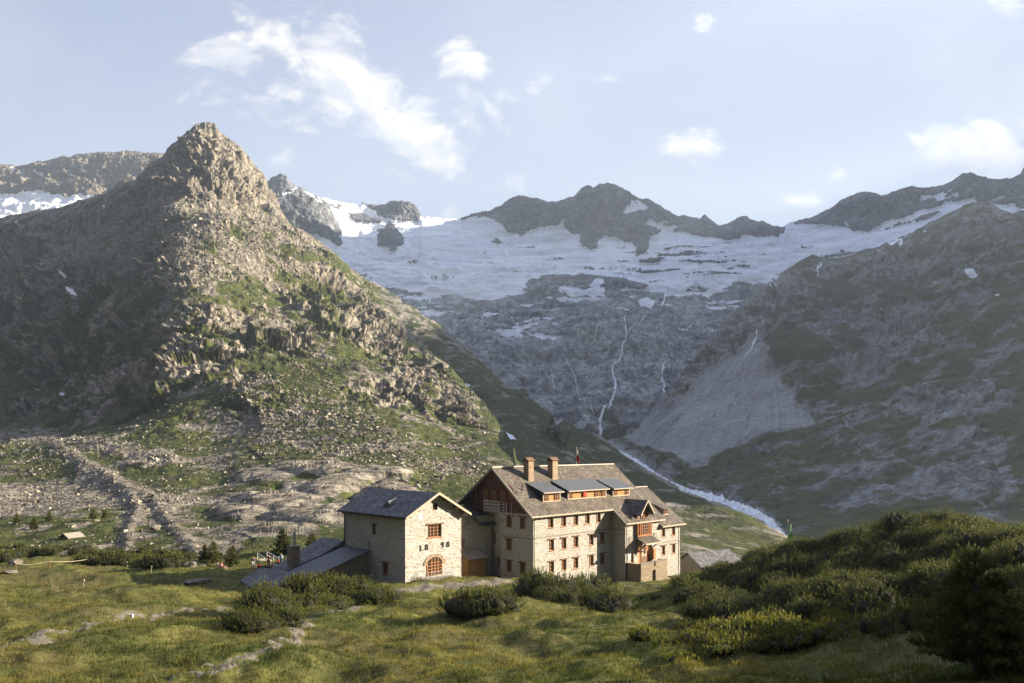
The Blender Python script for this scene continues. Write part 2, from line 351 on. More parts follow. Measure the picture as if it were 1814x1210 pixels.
def make_left():
    wob = fbm(Pm / 60, 3) * 14
    Uw, Vw = U + wob, V + fbm(Pm / 45 + 9, 3) * 12
    # areas
    upper = sstep(-Vw, -372, -352) * sstep(Uw, 190, 240)                      # the bare summit block
    scree = np.maximum.reduce([in_poly(Uw, Vw, [(290,352),(430,352),(500,392),(560,430),(600,480),(560,500),(430,480),(330,500),(280,450),(180,470),(60,500),(100,430),(220,380)]) * 1.0,
        in_poly(Uw, Vw, [(430,680),(520,650),(600,690),(700,760),(830,800),(900,850),(880,880),(700,860),(560,850),(430,830)]) * 1.0,
        in_poly(Uw, Vw, [(-900,745),(120,755),(330,750),(450,790),(440,860),(480,940),(700,960),(960,960),(960,1040),(-900,1040)]) * 0.5])
    slab = np.zeros_like(U); sb = np.zeros_like(U)
    for (u, v, ru, rv, h) in [(560,835,90,13,5),(660,850,70,16,5),(590,868,60,16,6.5),(510,885,75,14,5),(560,912,90,11,4),(470,850,50,12,3),(430,905,50,14,3),(690,880,60,14,4),(510,932,60,8,2),(640,905,50,12,3),
                              (600,890,30,8,2.5),(460,878,40,9,3),(630,835,40,8,3),(520,858,30,7,2)]:
        r2 = ((Uw - u + (Vw - v) * 1.2) / ru) ** 2 + ((Vw - v) / rv) ** 2; w = sstep(1.25 - r2, 0, 0.9); slab = np.maximum(slab, w); sb = np.maximum(sb, h * np.clip(1.25 - r2, 0, 1) ** 0.6)
    cliffs = np.zeros_like(U)
    for (u, v, ru, rv) in [(390,600,110,60),(560,520,60,34),(690,590,60,40),(500,600,55,40),(330,640,60,50),(620,560,60,40),(740,650,60,40),(800,720,60,35),(690,700,90,22),(120,620,130,80),(250,480,130,40),(440,700,60,40),(60,470,100,40),(60,560,110,70),(200,560,80,60),(240,680,90,45),(120,720,100,25)]:
        cliffs = np.maximum(cliffs, sstep(1.2 - ((Uw - u) / ru) ** 2 - ((Vw - v) / rv) ** 2, 0, 0.5))
    gn = fbm(Pm / 38, 5, 0.62) + 0.6 * fbm(Pm / 9 + 5, 4, 0.6)
    gbias = np.interp(V, [210, 380, 440, 520, 600, 700, 800, 900, 1000], [-1.0, -0.45, -0.2, 0.12, 0.2, 0.25, 0.2, 0.2, 0.4]) + 0.25 * blob(U, V, 830, 830, 110, 60) + 0.5 * blob(U, V, 490, 690, 60, 45) + 0.3 * blob(U, V, 560, 500, 90, 40) + 0.3 * blob(U, V, 90, 590, 210, 150)  # last blob: dark turf of the left flank, thickened to deepen its shade
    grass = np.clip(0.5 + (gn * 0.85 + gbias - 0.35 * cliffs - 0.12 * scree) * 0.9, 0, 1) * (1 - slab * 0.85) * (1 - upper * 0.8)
    dd = np.clip(D / 800, 0.0, 1.5)
    f1, e1 = facets(Pm / 70 * np.array([1, 1, .7]), 1); f2, e2 = facets(Pm / 24 + 3, 2); f3, e3 = facets(Pm / 9 + 7, 3)
    crag = np.clip(0.25 + cliffs * 1.0 + upper * 0.85, 0, 1.3) * (1 - 0.7 * scree) * (1 - slab)
    amt = f1 * 4.0 * dd ** 1.6 * (0.35 + crag) + f2 * 1.7 * dd * (0.15 + crag) + f3 * 0.8 * np.clip(dd, .15, 1) * (0.25 + crag)
    amt += ridged(Pm / 90 * np.array([1, 1, 0.6]) + fbm(Pm / 50, 2)[..., None] * .4, 5, 0.55) * 3.6 * dd ** 1.5 * (0.4 + crag) - fbm(Pm / 160, 2) * -16 * dd ** 2
    amt -= np.exp(-(np.minimum(e2, .5) / 0.07) ** 2) * 1.8 * dd * crag
    amt -= 3.6 * 1.1 * dd ** 1.5 * (0.4 + crag)
    amt += ledges(Pm, (.35, .25, 1.), 17, fbm(Pm / 60, 3) * 1.2) * 3.0 * dd * (.15 + crag) + ledges(Pm, (.45, .1, .8), 6, fbm(Pm / 25, 3) * 1.2) * 1.6 * dd ** .7 * (.1 + crag) + ledges(Pm, (1., -.5, .25), 22, fbm(Pm / 40, 3)) * 2.2 * dd * crag
    f4, e4 = facets(Pm / 3.2 + 2, 4)
    small = np.clip(D / 350, 0.25, 1.6)
    amt += (f4 * 0.34 + np.abs(fbm(Pm / 1.4, 3)) * 0.25) * small * (0.3 + 0.9 * scree + 0.5 * crag) * (1 - 0.8 * slab) * (1 - 0.55 * sstep(grass, .5, .8))
    amt += sb * 0.5 + slab * (f3 * 0.3 + ridged(Pm / np.array([14, 14, 5.0]), 3) * 0.14)
    # two little moraine walls that run down to the flat
    for pts, h, w in (([(100,800),(130,812),(200,848),(262,880),(302,925),(350,975)], 1.0, 12), ([(140,835),(190,848),(225,872),(243,905),(232,935),(224,975)], 1.0, 11), ([(-200,790),(0,770),(100,775),(160,790),(220,800),(300,812)], .8, 14)):
        r = np.exp(-(seg_dist(U + wob * .2, V, pts) / w) ** 2); amt += r * h * np.clip(D / 260, .5, 1.3); scree[...] = np.maximum(scree, r); grass[...] = grass * (1 - 0.75 * r)
    hollow = blob(U, V, 90, 868, 130, 26); amt -= 2.6 * hollow; grass[...] *= 1 - 0.6 * np.clip(hollow * 1.4, 0, 1)
    amt *= sstep(V * -1, -1025, -985) * 0.9 + 0.1
    amt *= 1 - 0.6 * sstep(U, 800, 880)
    amt *= np.clip(1.25 * sstep(V - V[-1:], -2, 60) + 0.16, 0, 1)
    lm.displace(amt)
    sn = np.zeros_like(U)
    for (u, v, ru, rv) in [(48,401,15,1.6),(122,498,4,2),(130,520,4,4),(182,363,3,1.2),(210,357,3,1),(100,690,7,1.5),(102,687,2,2)]: sn = np.maximum(sn, 1.0 * (((Uw - u - wob) / ru) ** 2 + ((V - v) / rv) ** 2 < 1))
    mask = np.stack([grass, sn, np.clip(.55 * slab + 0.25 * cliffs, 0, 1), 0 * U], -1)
    return mask, scree, grass, slab
lm_mask, lm_scree, lm_grass, lm_slab = make_left()
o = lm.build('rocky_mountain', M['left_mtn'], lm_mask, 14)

def rocks_mesh(name, C, S, N, mat, label, cat):
    """many angular blocks in one mesh: C centres, S sizes"""
    n = len(C); cube = np.array([[x, y, z] for z in (-1, 1) for y in (-1, 1) for x in (-1, 1)], float) * 0.5
    f = np.array([[0, 2, 3, 1], [4, 5, 7, 6], [0, 1, 5, 4], [2, 6, 7, 3], [0, 4, 6, 2], [1, 3, 7, 5]])
    pts = cube[None] * (1 + RNG.uniform(-0.55, 0.35, (n, 8, 3))) * RNG.uniform(0.55, 1.35, (n, 1, 3))
    q = RNG.normal(size=(n, 4)); q /= np.linalg.norm(q, axis=1)[:, None]; w, x, y, z = q.T
    Rm = np.stack([1-2*(y*y+z*z), 2*(x*y-z*w), 2*(x*z+y*w), 2*(x*y+z*w), 1-2*(x*x+z*z), 2*(y*z-x*w), 2*(x*z-y*w), 2*(y*z+x*w), 1-2*(x*x+y*y)], -1).reshape(n, 3, 3)
    pts = np.einsum('nij,nkj->nki', Rm, pts) * S[:, None, None] + C[:, None, :]
    mk = np.repeat(np.stack([np.zeros(n), np.zeros(n), RNG.uniform(0, 1, n) ** 1.5, np.zeros(n)], -1), 8, 0)
    o = np_mesh(name, pts.reshape(-1, 3), (f[None] + np.arange(n)[:, None, None] * 8).reshape(-1, 4), mat, None, False, mk)
    if n > 300: tag(o, kind='stuff')
    return o
def scatter_left():
    n = 260000; u = RNG.uniform(-160, 955, n); top = np.interp(u, lm.uc, lm.V[-1]); v = RNG.uniform(0, 1, n) * (1000 - top) + top
    ci = np.clip(np.searchsorted(lm.uc, u), 0, len(lm.uc) - 1); vb = lm.V[0, ci]; vt = lm.V[-1, ci]; ri = np.clip(((v - vb) / (vt - vb) * (lm.nr - 1)).astype(int), 0, lm.nr - 1)
    dens = 0.9 * lm_scree[ri, ci] * (1 - 0.65 * sstep(lm_grass[ri, ci], 0.4, 0.75)) * (1 - lm_slab[ri, ci]) * 0.55 + 0.035
    dens *= np.clip(0.5 + 1.1 * fbm(lm.P[ri, ci] / np.array([30., 30., 30.]), 3), 0.08, 1.2)
    dens *= np.where(v > 750, .6, 1.) * (v > top + 4) * np.where(v < 352, 0.25, 1)
    k = RNG.uniform(0, 1, n) < dens; u, v = u[k], v[k]; C = lm.at(u, v, 0.0)
    d = C[:, 1]; S = 1.6 * (d / FOC) * RNG.lognormal(0.12, 0.5, len(u)) * np.interp(d, [150, 300, 700, 1500], [1.25, 1.15, 1.1, 1.15])
    return C, np.minimum(S, 9 * d / FOC), len(u)
C, S, n = scatter_left()
M['scree'] = mat_rock('sunny_boulders', (0.1804, 0.1602, 0.1294), (0.2420, 0.2156, 0.1734), (0.1144, 0.1012, 0.0810), (0.0880, 0.0880, 0.0264), (0.0880, 0.0880, 0.0264), 1.5, 0.3)
print('rocks', n)
rocks_mesh('scree', C, S, None, M['scree'], None, None)

# ---- glacier cirque closing the valley
CQ_KEYS = [
 (430,  [(770,1750),(660,1900),(560,2300),(500,2700),(440,2950),(425,3000),(380,3080),(330,3200)]),
 (500,  [(790,1750),(680,1900),(580,2250),(500,2650),(445,2900),(425,2950),(370,3030),(309,3120)]),
 (560,  [(810,1750),(700,1900),(600,2200),(500,2600),(450,2850),(425,2950),(390,3050),(348,3250)]),
 (605,  [(825,1700),(715,1850),(610,2180),(505,2600),(450,2900),(425,3050),(395,3300),(356,3600)]),
 (650,  [(850,1650),(740,1800),(620,2150),(510,2600),(440,3000),(398,3400),(382,3560),(361,3700)]),
 (745,  [(860,1620),(750,1770),(630,2120),(512,2600),(440,3000),(398,3420),(388,3530),(383,3600)]),
 (800,  [(870,1600),(760,1750),(640,2100),(515,2600),(440,3050),(395,3480),(390,3520),(386,3560)]),
 (915,  [(880,1550),(770,1700),(640,2050),(510,2600),(450,2950),(412,3250),(380,3350),(347,3450)]),
 (1060, [(892,1450),(782,1600),(640,2000),(505,2550),(460,2850),(428,3050),(375,3200),(325,3350)]),
 (1140, [(890,1450),(780,1600),(640,2000),(500,2550),(465,2800),(440,2950),(395,3150),(350,3330)]),
 (1200, [(885,1550),(775,1700),(640,2050),(500,2550),(450,2900),(408,3300),(395,3380),(382,3450)]),
 (1320, [(885,1600),(775,1750),(640,2050),(490,2600),(440,2950),(416,3200),(400,3280),(383,3350)]),
 (1400, [(870,1650),(760,1800),(620,2100),(480,2650),(430,2950),(400,3200),(396,3250),(392,3300)]),
 (1530, [(830,1700),(720,1850),(580,2150),(460,2550),(425,2750),(402,2900),(370,3000),(340,3100)]),
 (1640, [(810,1650),(700,1800),(550,2100),(430,2450),(395,2600),(375,2700),(350,2800),(328,2900)]),
 (1710, [(790,1550),(680,1700),(530,2000),(410,2300),(375,2450),(355,2550),(332,2650),(308,2750)]),
 (1814, [(770,1450),(660,1600),(520,1850),(420,2050),(385,2200),(360,2350),(332,2450),(305,2550)]),
 (2100, [(750,1450),(640,1600),(500,1800),(400,2000),(360,2150),(330,2250),(300,2350),(270,2450)])]
CQ_SKY = [(430,345),(470,325),(482,314),(497,308),(508,314),(520,328),(535,334),(550,342),(560,348),(575,350),(600,356),(637,362),(641,359),(655,362),(675,363),(692,357),(712,356),(724,357),(735,363),(748,383),(780,385),(812,387),(822,384),(850,375),(875,371),(900,355),(918,346),(935,349),(950,351),(970,358),(988,359),(1002,353),(1015,349),(1030,334),(1040,328),(1052,333),(1062,326),(1078,324),(1092,327),(1110,337),(1130,350),(1150,352),(1165,362),(1180,372),(1195,382),(1215,383),(1240,388),(1247,381),(1258,390),(1275,400),(1292,396),(1305,388),(1318,382),(1330,390),(1345,394),(1352,392),(1365,400),(1388,401),(1400,392),(1440,385),(1470,370),(1500,350),(1528,339),(1552,343),(1562,348),(1590,338),(1610,331),(1640,333),(1660,331),(1684,322),(1705,308),(1718,307),(1760,318),(1790,316),(1814,305),(2100,270)]
cq = Patch(CQ_KEYS, cols(430, 1840, 1.4, np.arange(1850, 2101, 25)), 360, CQ_SKY, 1.0); cq.N0 = cq.normals()
ROCKS = [
 [(425,335),(470,320),(497,305),(556,338),(575,352),(590,385),(606,408),(604,432),(585,424),(560,415),(540,408),(500,392),(425,380)],
 [(622,378),(645,378),(670,386),(676,392),(650,394),(630,390)], [(690,392),(703,404),(716,424),(712,438),(690,442),(670,436),(664,414)],
 [(637,355),(700,350),(735,355),(752,384),(742,388),(715,387),(690,386),(660,374)], [(575,360),(600,362),(608,368),(590,370)],
 [(870,425),(885,422),(892,430),(880,434)],
 [(810,388),(812,380),(850,370),(915,340),(985,350),(1040,320),(1075,318),(1120,335),(1200,375),(1260,380),(1310,370),(1340,380),(1390,396),(1390,414),(1360,417),(1320,414),(1290,422),(1250,418),(1200,410),(1170,395),(1150,388),(1143,396),(1172,405),(1158,418),(1148,428),(1142,448),(1130,455),(1123,438),(1118,425),(1106,428),(1098,415),(1072,412),(1062,420),(1060,437),(1042,438),(1028,428),(1030,412),(1008,412),(1000,402),(1000,385),(985,398),(965,402),(940,408),(922,416),(905,408),(885,392),(860,384),(830,386)],
 [(1400,394),(1440,380),(1528,332),(1620,325),(1680,318),(1710,300),(1840,298),(1840,372),(1790,362),(1730,352),(1690,356),(1650,368),(1610,392),(1560,410),(1530,408),(1480,398),(1430,396)],
 [(930,498),(985,483),(1060,488),(1110,498),(1100,520),(1040,530),(950,522)]]
def make_cirque():
    U, V, D = cq.U, cq.V, cq.D; Pm = cq.P.astype(np.float32)
    w1 = fbm(Pm / 120, 4, .6) * 9; w2 = fbm(Pm / 90 + 40, 4, .6) * 8
    Uw, Vw = U + w1, V + w2
    sline = np.interp(U, [430,560,620,700,800,900,950,1020,1100,1200,1300,1400,1500,1560,1620,1700,1760,1840], [425,430,480,507,520,520,512,514,512,502,498,482,452,428,402,380,365,360])
    snow = sstep(sline - V + fbm(Pm / np.array([260., 260., 60.]), 5, .62) * 24 + w2 + 6, -6, 6)
    # broken fringe of ice and bare rock bars on the lower, right side
    bars = fbm(Pm / np.array([200., 200., 26.]) + 60, 4, .6)
    fr = blob(U, V, 1330, 470, 210, 38); snow = np.where((fr > .3) & (bars > 0.62 - fr * .1), 0, snow)
    low = (bars > np.interp(V - sline, [0, 40, 110], [.18, .42, .75])) & (V > sline) & (V < sline + 110); snow = np.where(low, 1, snow)
    rock = np.zeros(U.shape, bool)
    for p in ROCKS: rock |= in_poly(U + w1 * 0.55, V + w2 * 0.45, p)
    snow = np.where(rock, 0.0, snow)
    snow = np.where((blob(U, V, 1050, 468, 330, 34) > .35) & (fbm(Pm / np.array([150., 150., 22.]) + 80, 4, .6) > .78), 0, snow)
    for (u, v, ru, rv) in [(1127,366,22,10),(1172,392,14,4),(1190,400,12,4),(1040,518,38,6),(1145,533,14,8),(935,538,17,6),(750,523,22,4),(895,588,34,4),(870,560,14,3),(1250,518,10,5),(700,505,18,5),(870,605,18,3),(1010,512,20,6),(1060,505,12,10),
                           (545,342,12,3),(565,352,14,4),(1660,350,30,5),(1690,346,12,6),(1640,345,10,3),(1590,365,4,2),(1500,395,4,4),(1770,350,16,3),(1790,362,14,3),(1530,470,20,3),(1560,462,16,3),(985,575,8,2),(820,566,12,2.4),(1190,520,6,2)]:
        snow = np.where(((Uw - u - w1 * .3) / ru) ** 2 + ((Vw - v) / rv) ** 2 < 1, 1, snow)
    strip = seg_dist(Uw, Vw, [(1480,440),(1560,405),(1620,378),(1680,362),(1725,352)]) < np.interp(U, [1480,1600,1725], [5, 7, 3]); snow = np.where(strip, 1, snow)
    strip = seg_dist(Uw, Vw, [(480,352),(505,340),(520,336)]) < 2.5; snow = np.where(strip, 1, snow)
    rk = 1 - sstep(snow, 0.3, 0.7)
    soft = box_blur(rk, 13) ** 1.6
    a = fbm(Pm / 300, 3) * 22 * rk
    a = a + ridged(Pm / np.array([150., 150., 260.]), 5, .58) * 15 * rk
    f1, e1 = facets(Pm / 110, 5); f2, e2 = facets(Pm / 40, 6); f3, _ = facets(Pm / 16, 7)
    lowm = sstep(V, 470, 540)
    a = a + (ledges(Pm, (-.5, .2, 1.), 55, fbm(Pm / 200, 3) * 1.5) * 7 + ledges(Pm, (.8, .1, .9), 24, fbm(Pm / 90, 3) * 1.3) * 3.2) * rk
    a = a + (f1 * 6 + f2 * 3 + f3 * 1.5) * rk * (1 - 0.25 * lowm)
    a = a * soft
    ice = fbm(Pm / np.array([200., 200., 60.]), 4, .6) * 14 + ridged(Pm / np.array([90., 60., 34.]), 4, .6) * 6 * sstep(fbm(Pm / 300, 2), -.2, .5) + ridged(Pm / np.array([60., 18., 12.]), 3, .6) * 2.4
    a = a + ice * (1 - rk) * sstep(V, 372, 420)
    a = a + 10 * sstep(rk, .2, .8) * (1 - lowm)
    a = (a - 12) * np.clip(sstep(V - V[-1:], -2, 30) + 0.12, 0, 1)
    cq.displace(a)
    gr = np.clip(sstep(V, 690, 790) * 0.5 + fbm(Pm / 90, 4) * .5, 0, .7)
    mask = np.stack([gr, snow, np.clip(0.8 * lowm + fbm(Pm / 60, 3) * .35, 0, 1) * rk, 0 * U], -1)  # pale polished slabs low down, lightened further to offset their shade
    cq.build('cirque_mountains', M['back_mtn'], mask, 8)
make_cirque()

# ---- far range behind the left shoulder
BK_KEYS = [(-500, [(430,2300),(380,2700),(350,3000),(320,3100),(285,3200)]), (0, [(420,2300),(385,2600),(348,2900),(320,3050),(290,3200)]), (150, [(400,2300),(370,2600),(345,2850),(310,3000),(275,3150)]), (340, [(380,2400),(350,2700),(330,2900),(300,3000),(268,3100)])]
BK_SKY = [(-500,290),(-100,284),(0,290),(30,294),(55,291),(75,285),(95,282),(112,277),(125,278),(140,274),(165,272),(190,270),(205,271),(220,268),(240,269),(262,271),(340,275)]
bk = Patch(BK_KEYS, cols(-120, 340, 1.4, np.arange(-500, -120, 25)), 110, BK_SKY, 0.8); bk.N0 = bk.normals()
def make_back():
    U, V, D = bk.U, bk.V, bk.D; Pm = bk.P.astype(np.float32); w1 = fbm(Pm / 120, 4, .6) * 8
    snow = sstep(V + w1 - np.interp(U, [-120, 0, 60, 140, 200, 340], [345, 346, 341, 346, 360, 380]), -3, 3)
    for pts in ([(15,295),(45,312)], [(60,302),(75,312)], [(80,314),(100,316)], [(40,310),(55,322)], [(95,320),(112,328)], [(125,312),(140,318)], [(150,318),(158,322)], [(172,302),(180,308)], [(228,282),(240,290)]):
        snow = np.where(seg_dist(U + w1 * .4, V, pts) < 1.8, 1, snow)
    rk = 1 - snow; a = ridged(Pm / np.array([120., 120., 260.]), 5, .58) * 14 * rk + (facets(Pm / 80, 8)[0] * 8 + facets(Pm / 30, 9)[0] * 4) * rk + fbm(Pm / 90, 4, .6) * 14 * snow
    bk.displace(a * np.clip(sstep(V - V[-1:], -2, 20) + .15, 0, 1)); bk.build('far_range', M['far_mtn'], np.stack([0 * U, snow * .9, 0 * U, 0 * U], -1), 8)
make_back()

# ---- dark flank and lateral moraine between the mountain and the stream
MO_KEYS = [
 (600,  [(870,480),(800,600),(700,900),(620,1150),(560,1400),(475,1800),(474,1820)]), (668,  [(920,320),(850,400),(760,700),(680,950),(600,1250),(508,1700),(507,1720)]),
 (800,  [(970,160),(900,200),(850,400),(780,650),(700,950),(598,1350),(597,1370)]), (880,  [(1000,120),(930,150),(880,300),(820,500),(760,750),(668,1150),(667,1170)]),
 (950,  [(1030,112),(960,140),(900,230),(850,400),(800,600),(734,1000),(733,1020)]), (1000, [(1035,112),(965,140),(910,240),(860,380),(820,550),(764,900),(763,920)]),
 (1060, [(1040,112),(970,140),(930,220),(890,330),(848,520),(800,800),(775,1300)]), (1100, [(1050,112),(980,140),(940,220),(905,320),(870,460),(830,700),(808,1150)]),
 (1200, [(1070,112),(1000,140),(970,200),(945,270),(915,370),(887,500),(868,850)]), (1300, [(1080,120),(1010,150),(985,200),(965,250),(945,320),(928,400),(905,650)]),
 (1390, [(1090,120),(1020,150),(1005,190),(992,230),(982,270),(970,330),(953,500)]), (1460, [(1120,120),(1050,150),(1035,180),(1022,210),(1010,250),(1000,300),(985,400)])]
mo = Patch(MO_KEYS, cols(600, 1460, 1.6), 330); mo.N0 = mo.normals()
def make_moraine():
    U, V, D = mo.U, mo.V, mo.D; Pm = mo.P.astype(np.float32)
    crest = seg_dist(U, V, [(600,475),(668,509),(800,599),(880,669),(950,735),(1000,765),(1060,800),(1100,830),(1200,887),(1300,928),(1390,970)])
    k = np.clip(D / 500, .3, 2)
    a = fbm(Pm / 60, 4) * 2.5 * k + ridged(Pm / np.array([18., 30., 18.]), 3) * 0.9 * k + np.abs(fbm(Pm / 5, 3)) * 0.9 * np.clip(k, .3, 1) + 5 * np.exp(-(crest / 9) ** 2) * k * (V > 700)
    mo.displace(a * sstep(-V, -1060, -960))
    sn = 1.0 * ((((U - 906) / 14) ** 2 + ((V - 778 - (U - 906) * .45) / 5) ** 2 < 1) | (((U - 826) / 7) ** 2 + ((V - 681) / 1.6) ** 2 < 1))
    grass = np.clip(0.72 + fbm(Pm / 26, 5, .6) * .5 - 0.25 * sstep(-V, -700, -560), 0, 1)
    gravel = sstep(22 - seg_dist(U, V, [(1062,770),(1100,806),(1200,866),(1300,903),(1390,953)]), 0, 16); grass = grass * (1 - gravel)
    mo.build('moraine_slope', M['moraine'], np.stack([grass, sn, gravel * .7, 0 * U], -1), 10, 1.2)
make_moraine()

# ---- shaded mountain on the right
RM_KEYS = [
 (1040, [(840,1290),(815,1380),(805,1450),(795,1550),(787,1650),(784,1700)]), (1080, [(830,1120),(805,1250),(795,1350),(788,1450),(780,1600),(774,1700)]),
 (1150, [(858,930),(825,1100),(797,1250),(775,1400),(755,1550),(735,1750)]), (1200, [(885,800),(843,950),(800,1120),(760,1300),(720,1500),(680,1750)]),
 (1250, [(905,700),(855,880),(790,1080),(730,1300),(670,1550),(608,1800)]), (1350, [(955,520),(880,700),(800,920),(710,1180),(610,1500),(508,1850)]),
 (1440, [(985,430),(900,600),(800,850),(690,1150),(570,1500),(452,1900)]), (1560, [(1000,380),(910,520),(800,750),(680,1050),(560,1400),(438,1900)]),
 (1650, [(1005,360),(905,495),(790,690),(660,960),(530,1290),(400,1730)]), (1735, [(1010,340),(900,470),(780,650),(640,900),(500,1200),(358,1550)]), (1814, [(1010,330),(900,440),(770,600),(630,830),(500,1100),(388,1420)]),
 (2000, [(1020,330),(900,400),(740,520),(580,720),(430,950),(290,1250)]), (2300, [(1020,330),(880,370),(690,470),(510,620),(330,900),(153,1100)]),
 (2900, [(1030,300),(850,330),(620,390),(400,470),(200,580),(60,700)]), (3500, [(1050,250),(900,280),(700,330),(500,380),(350,430),(250,500)])]
RM_SKY = [(1040,784),(1080,774),(1150,735),(1200,680),(1250,608),(1290,565),(1320,538),(1350,508),(1380,488),(1405,470),(1425,456),(1440,450),(1455,456),(1480,458),(1520,450),(1560,438),(1600,425),(1640,402),(1670,384),(1700,368),(1722,358),(1737,356),(1755,364),(1790,378),(1814,388),(2000,290),(2300,153),(2900,60),(3500,250)]
rm = Patch(RM_KEYS, cols(1040, 1850, 1.6, np.arange(1860, 3501, 20)), 400, RM_SKY); rm.N0 = rm.normals()
def make_right():
    U, V, D = rm.U, rm.V, rm.D; Pm = rm.P.astype(np.float32); w = fbm(Pm / 70, 4, .6) * 14; Uw, Vw = U + w, V + fbm(Pm / 60 + 3, 4, .6) * 11
    fan = in_poly(Uw + 6 * fbm(Pm / 22, 3), V + 7 * fbm(Pm / 30 + 8, 3), [(1090,772),(1180,726),(1255,665),(1310,622),(1342,600),(1362,632),(1385,668),(1420,712),(1448,742),(1430,762),(1360,775),(1290,800),(1230,830),(1150,800)]) * 1.0
    fan = box_blur(fan, 9)
    ang = np.arctan2(V - 560, 1370 - U); rr = np.hypot(V - 560, 1370 - U)
    st = perlin(np.stack([ang * 26, rr * .010, 0 * U], -1)) + .6 * perlin(np.stack([ang * 70, rr * .014, 3 + 0 * U], -1))
    rockm = np.zeros_like(U)
    for (u, v, ru, rv, s) in [(1600,585,90,35,.8),(1540,650,60,40,.6),(1690,720,120,40,.75),(1600,640,60,20,.5),(1740,850,60,90,.6),(1300,590,60,80,.7),(1390,520,50,40,.9),(1560,480,130,22,.6),(1250,690,70,60,.6),(1750,420,60,50,.4),(1500,560,80,16,.4),(1620,860,120,30,.3),(1720,480,60,60,.4)]:
        rockm = np.maximum(rockm, s * sstep(1.3 - ((Uw - u) / ru) ** 2 - ((Vw - v) / rv) ** 2, 0, .7))
    grass = np.clip(0.66 + fbm(Pm / 50, 5, .62) * .55 - 0.55 * rockm - sstep(-V, -480, -400) * .1, 0, 1)
    fw = sstep(fan + .25 * fbm(Pm / 30, 3), .25, .8); grass = grass * (1 - fw) + fw * np.clip(0.02 + sstep(st + .5 * fbm(Pm / 60, 3), .35, 1.0) * .55, 0, 1)
    gravel = sstep(20 - seg_dist(U + w * .3, V, [(1058,745),(1066,785),(1105,812),(1150,843),(1212,876),(1272,896),(1330,914),(1368,934),(1388,962)]), 0, 12)
    grass = grass * (1 - gravel)
    track = seg_dist(Uw, V, [(1500,762),(1560,800),(1620,840),(1700,880),(1760,905)]); grass = grass * (1 - .5 * (track < 2))
    k = np.clip(D / 900, .3, 1.6)
    a = fbm(Pm / 200, 3) * 12 * k + ridged(Pm / np.array([80., 80., 120.]), 5, .58) * 6 * k * (1 - .8 * fan) + (facets(Pm / 60, 10)[0] * 5 + facets(Pm / 20, 11)[0] * 2.2 + facets(Pm / 7, 12)[0] * 1.0) * k * (rockm * 1.2 + .12) * (1 - fan)
    a += (ledges(Pm, (.5, .3, 1.), 30, fbm(Pm / 90, 3) * 1.3) * 6 + ledges(Pm, (-.4, .3, .9), 13, fbm(Pm / 50, 3) * 1.3) * 2.6) * k * (rockm * 1.1 + .18) * (1 - fan)
    a += np.abs(fbm(Pm / 6, 3)) * 1.3 * np.clip(k, .4, 1) * (1 - .7 * fan) + fan * st * .7
    a *= np.clip(sstep(V - V[-1:], -2, 40) + .2, 0, 1)
    rm.displace(a * (1 - .8 * gravel))
    sn = np.zeros_like(U)
    for (u, v, ru, rv) in [(1366,505,7,9),(1378,493,4,4),(1726,505,7,8),(1778,538,5,2.4),(1450,476,2,8),(1590,433,14,3),(1575,420,16,4),(1640,418,5,2),(1553,447,10,2)]: sn = np.maximum(sn, 1.0 * (((U - u + w * .5) / ru) ** 2 + ((Vw - v) / rv) ** 2 < 1))
    rm.build('shaded_mountain', M['right_mtn'], np.stack([grass, sn, np.clip(np.maximum(fan * np.clip(.45 - .45 * st, 0, 1), gravel * .6) + rockm * .35, 0, 1), np.clip(fan, 0, 1)], -1), 12, 0.8)
make_right()

# ---- unseen ridge added right of the frame to shade the valley head
def make_shade_ridge():
    xs, ys = np.meshgrid(np.linspace(1150, 4200, 110), np.linspace(300, 3400, 120)); line = [(1690, 1150, 790), (1700, 1700, 870), (1790, 2250, 1080), (1880, 2500, 1130), (1960, 2750, 1200)]
    z = np.full(xs.shape, -130.0)
    for (x0, y0, z0), (x1, y1, z1) in zip(line[:-1], line[1:]):
        dx, dy = x1 - x0, y1 - y0; t = np.clip(((xs - x0) * dx + (ys - y0) * dy) / (dx * dx + dy * dy), 0, 1); px, py = x0 + t * dx, y0 + t * dy
        z = np.maximum(z, z0 + t * (z1 - z0) - np.hypot((xs - px) * np.where(xs < px, np.where(y0 > 2200, 2.8, 1.7), .8), ys - py) * 1.0)
    z = np.maximum(z + fbm(np.stack([xs / 250, ys / 250, 0 * xs], -1), 5) * 25, -130)
    m = np.zeros(xs.shape + (4,)); tag(np_mesh('shade_ridge', np.stack([xs, ys, z], -1).reshape(-1, 3), grid_faces(*xs.shape), M['back_mtn'], None, True, m.reshape(-1, 4)), kind='structure')
make_shade_ridge()

def make_shade_massif():  # unseen massif, added to cast shade over the glacier
    xs, ys = np.meshgrid(np.linspace(1900, 6500, 90), np.linspace(1700, 6000, 100)); cy = np.clip(ys, 2850, 3950)
    r = np.hypot((xs - 3300) * np.where(xs < 3300, 1.65, .8), ys - cy); z = np.maximum(2290 - r * 1.05 + fbm(np.stack([xs / 500, ys / 500, 0 * xs], -1), 5) * 60, -130)
    m = np.zeros(xs.shape + (4,)); tag(np_mesh('shade_massif', np.stack([xs, ys, z], -1).reshape(-1, 3), grid_faces(*xs.shape), M['back_mtn'], None, True, m.reshape(-1, 4)), kind='structure')
make_shade_massif()

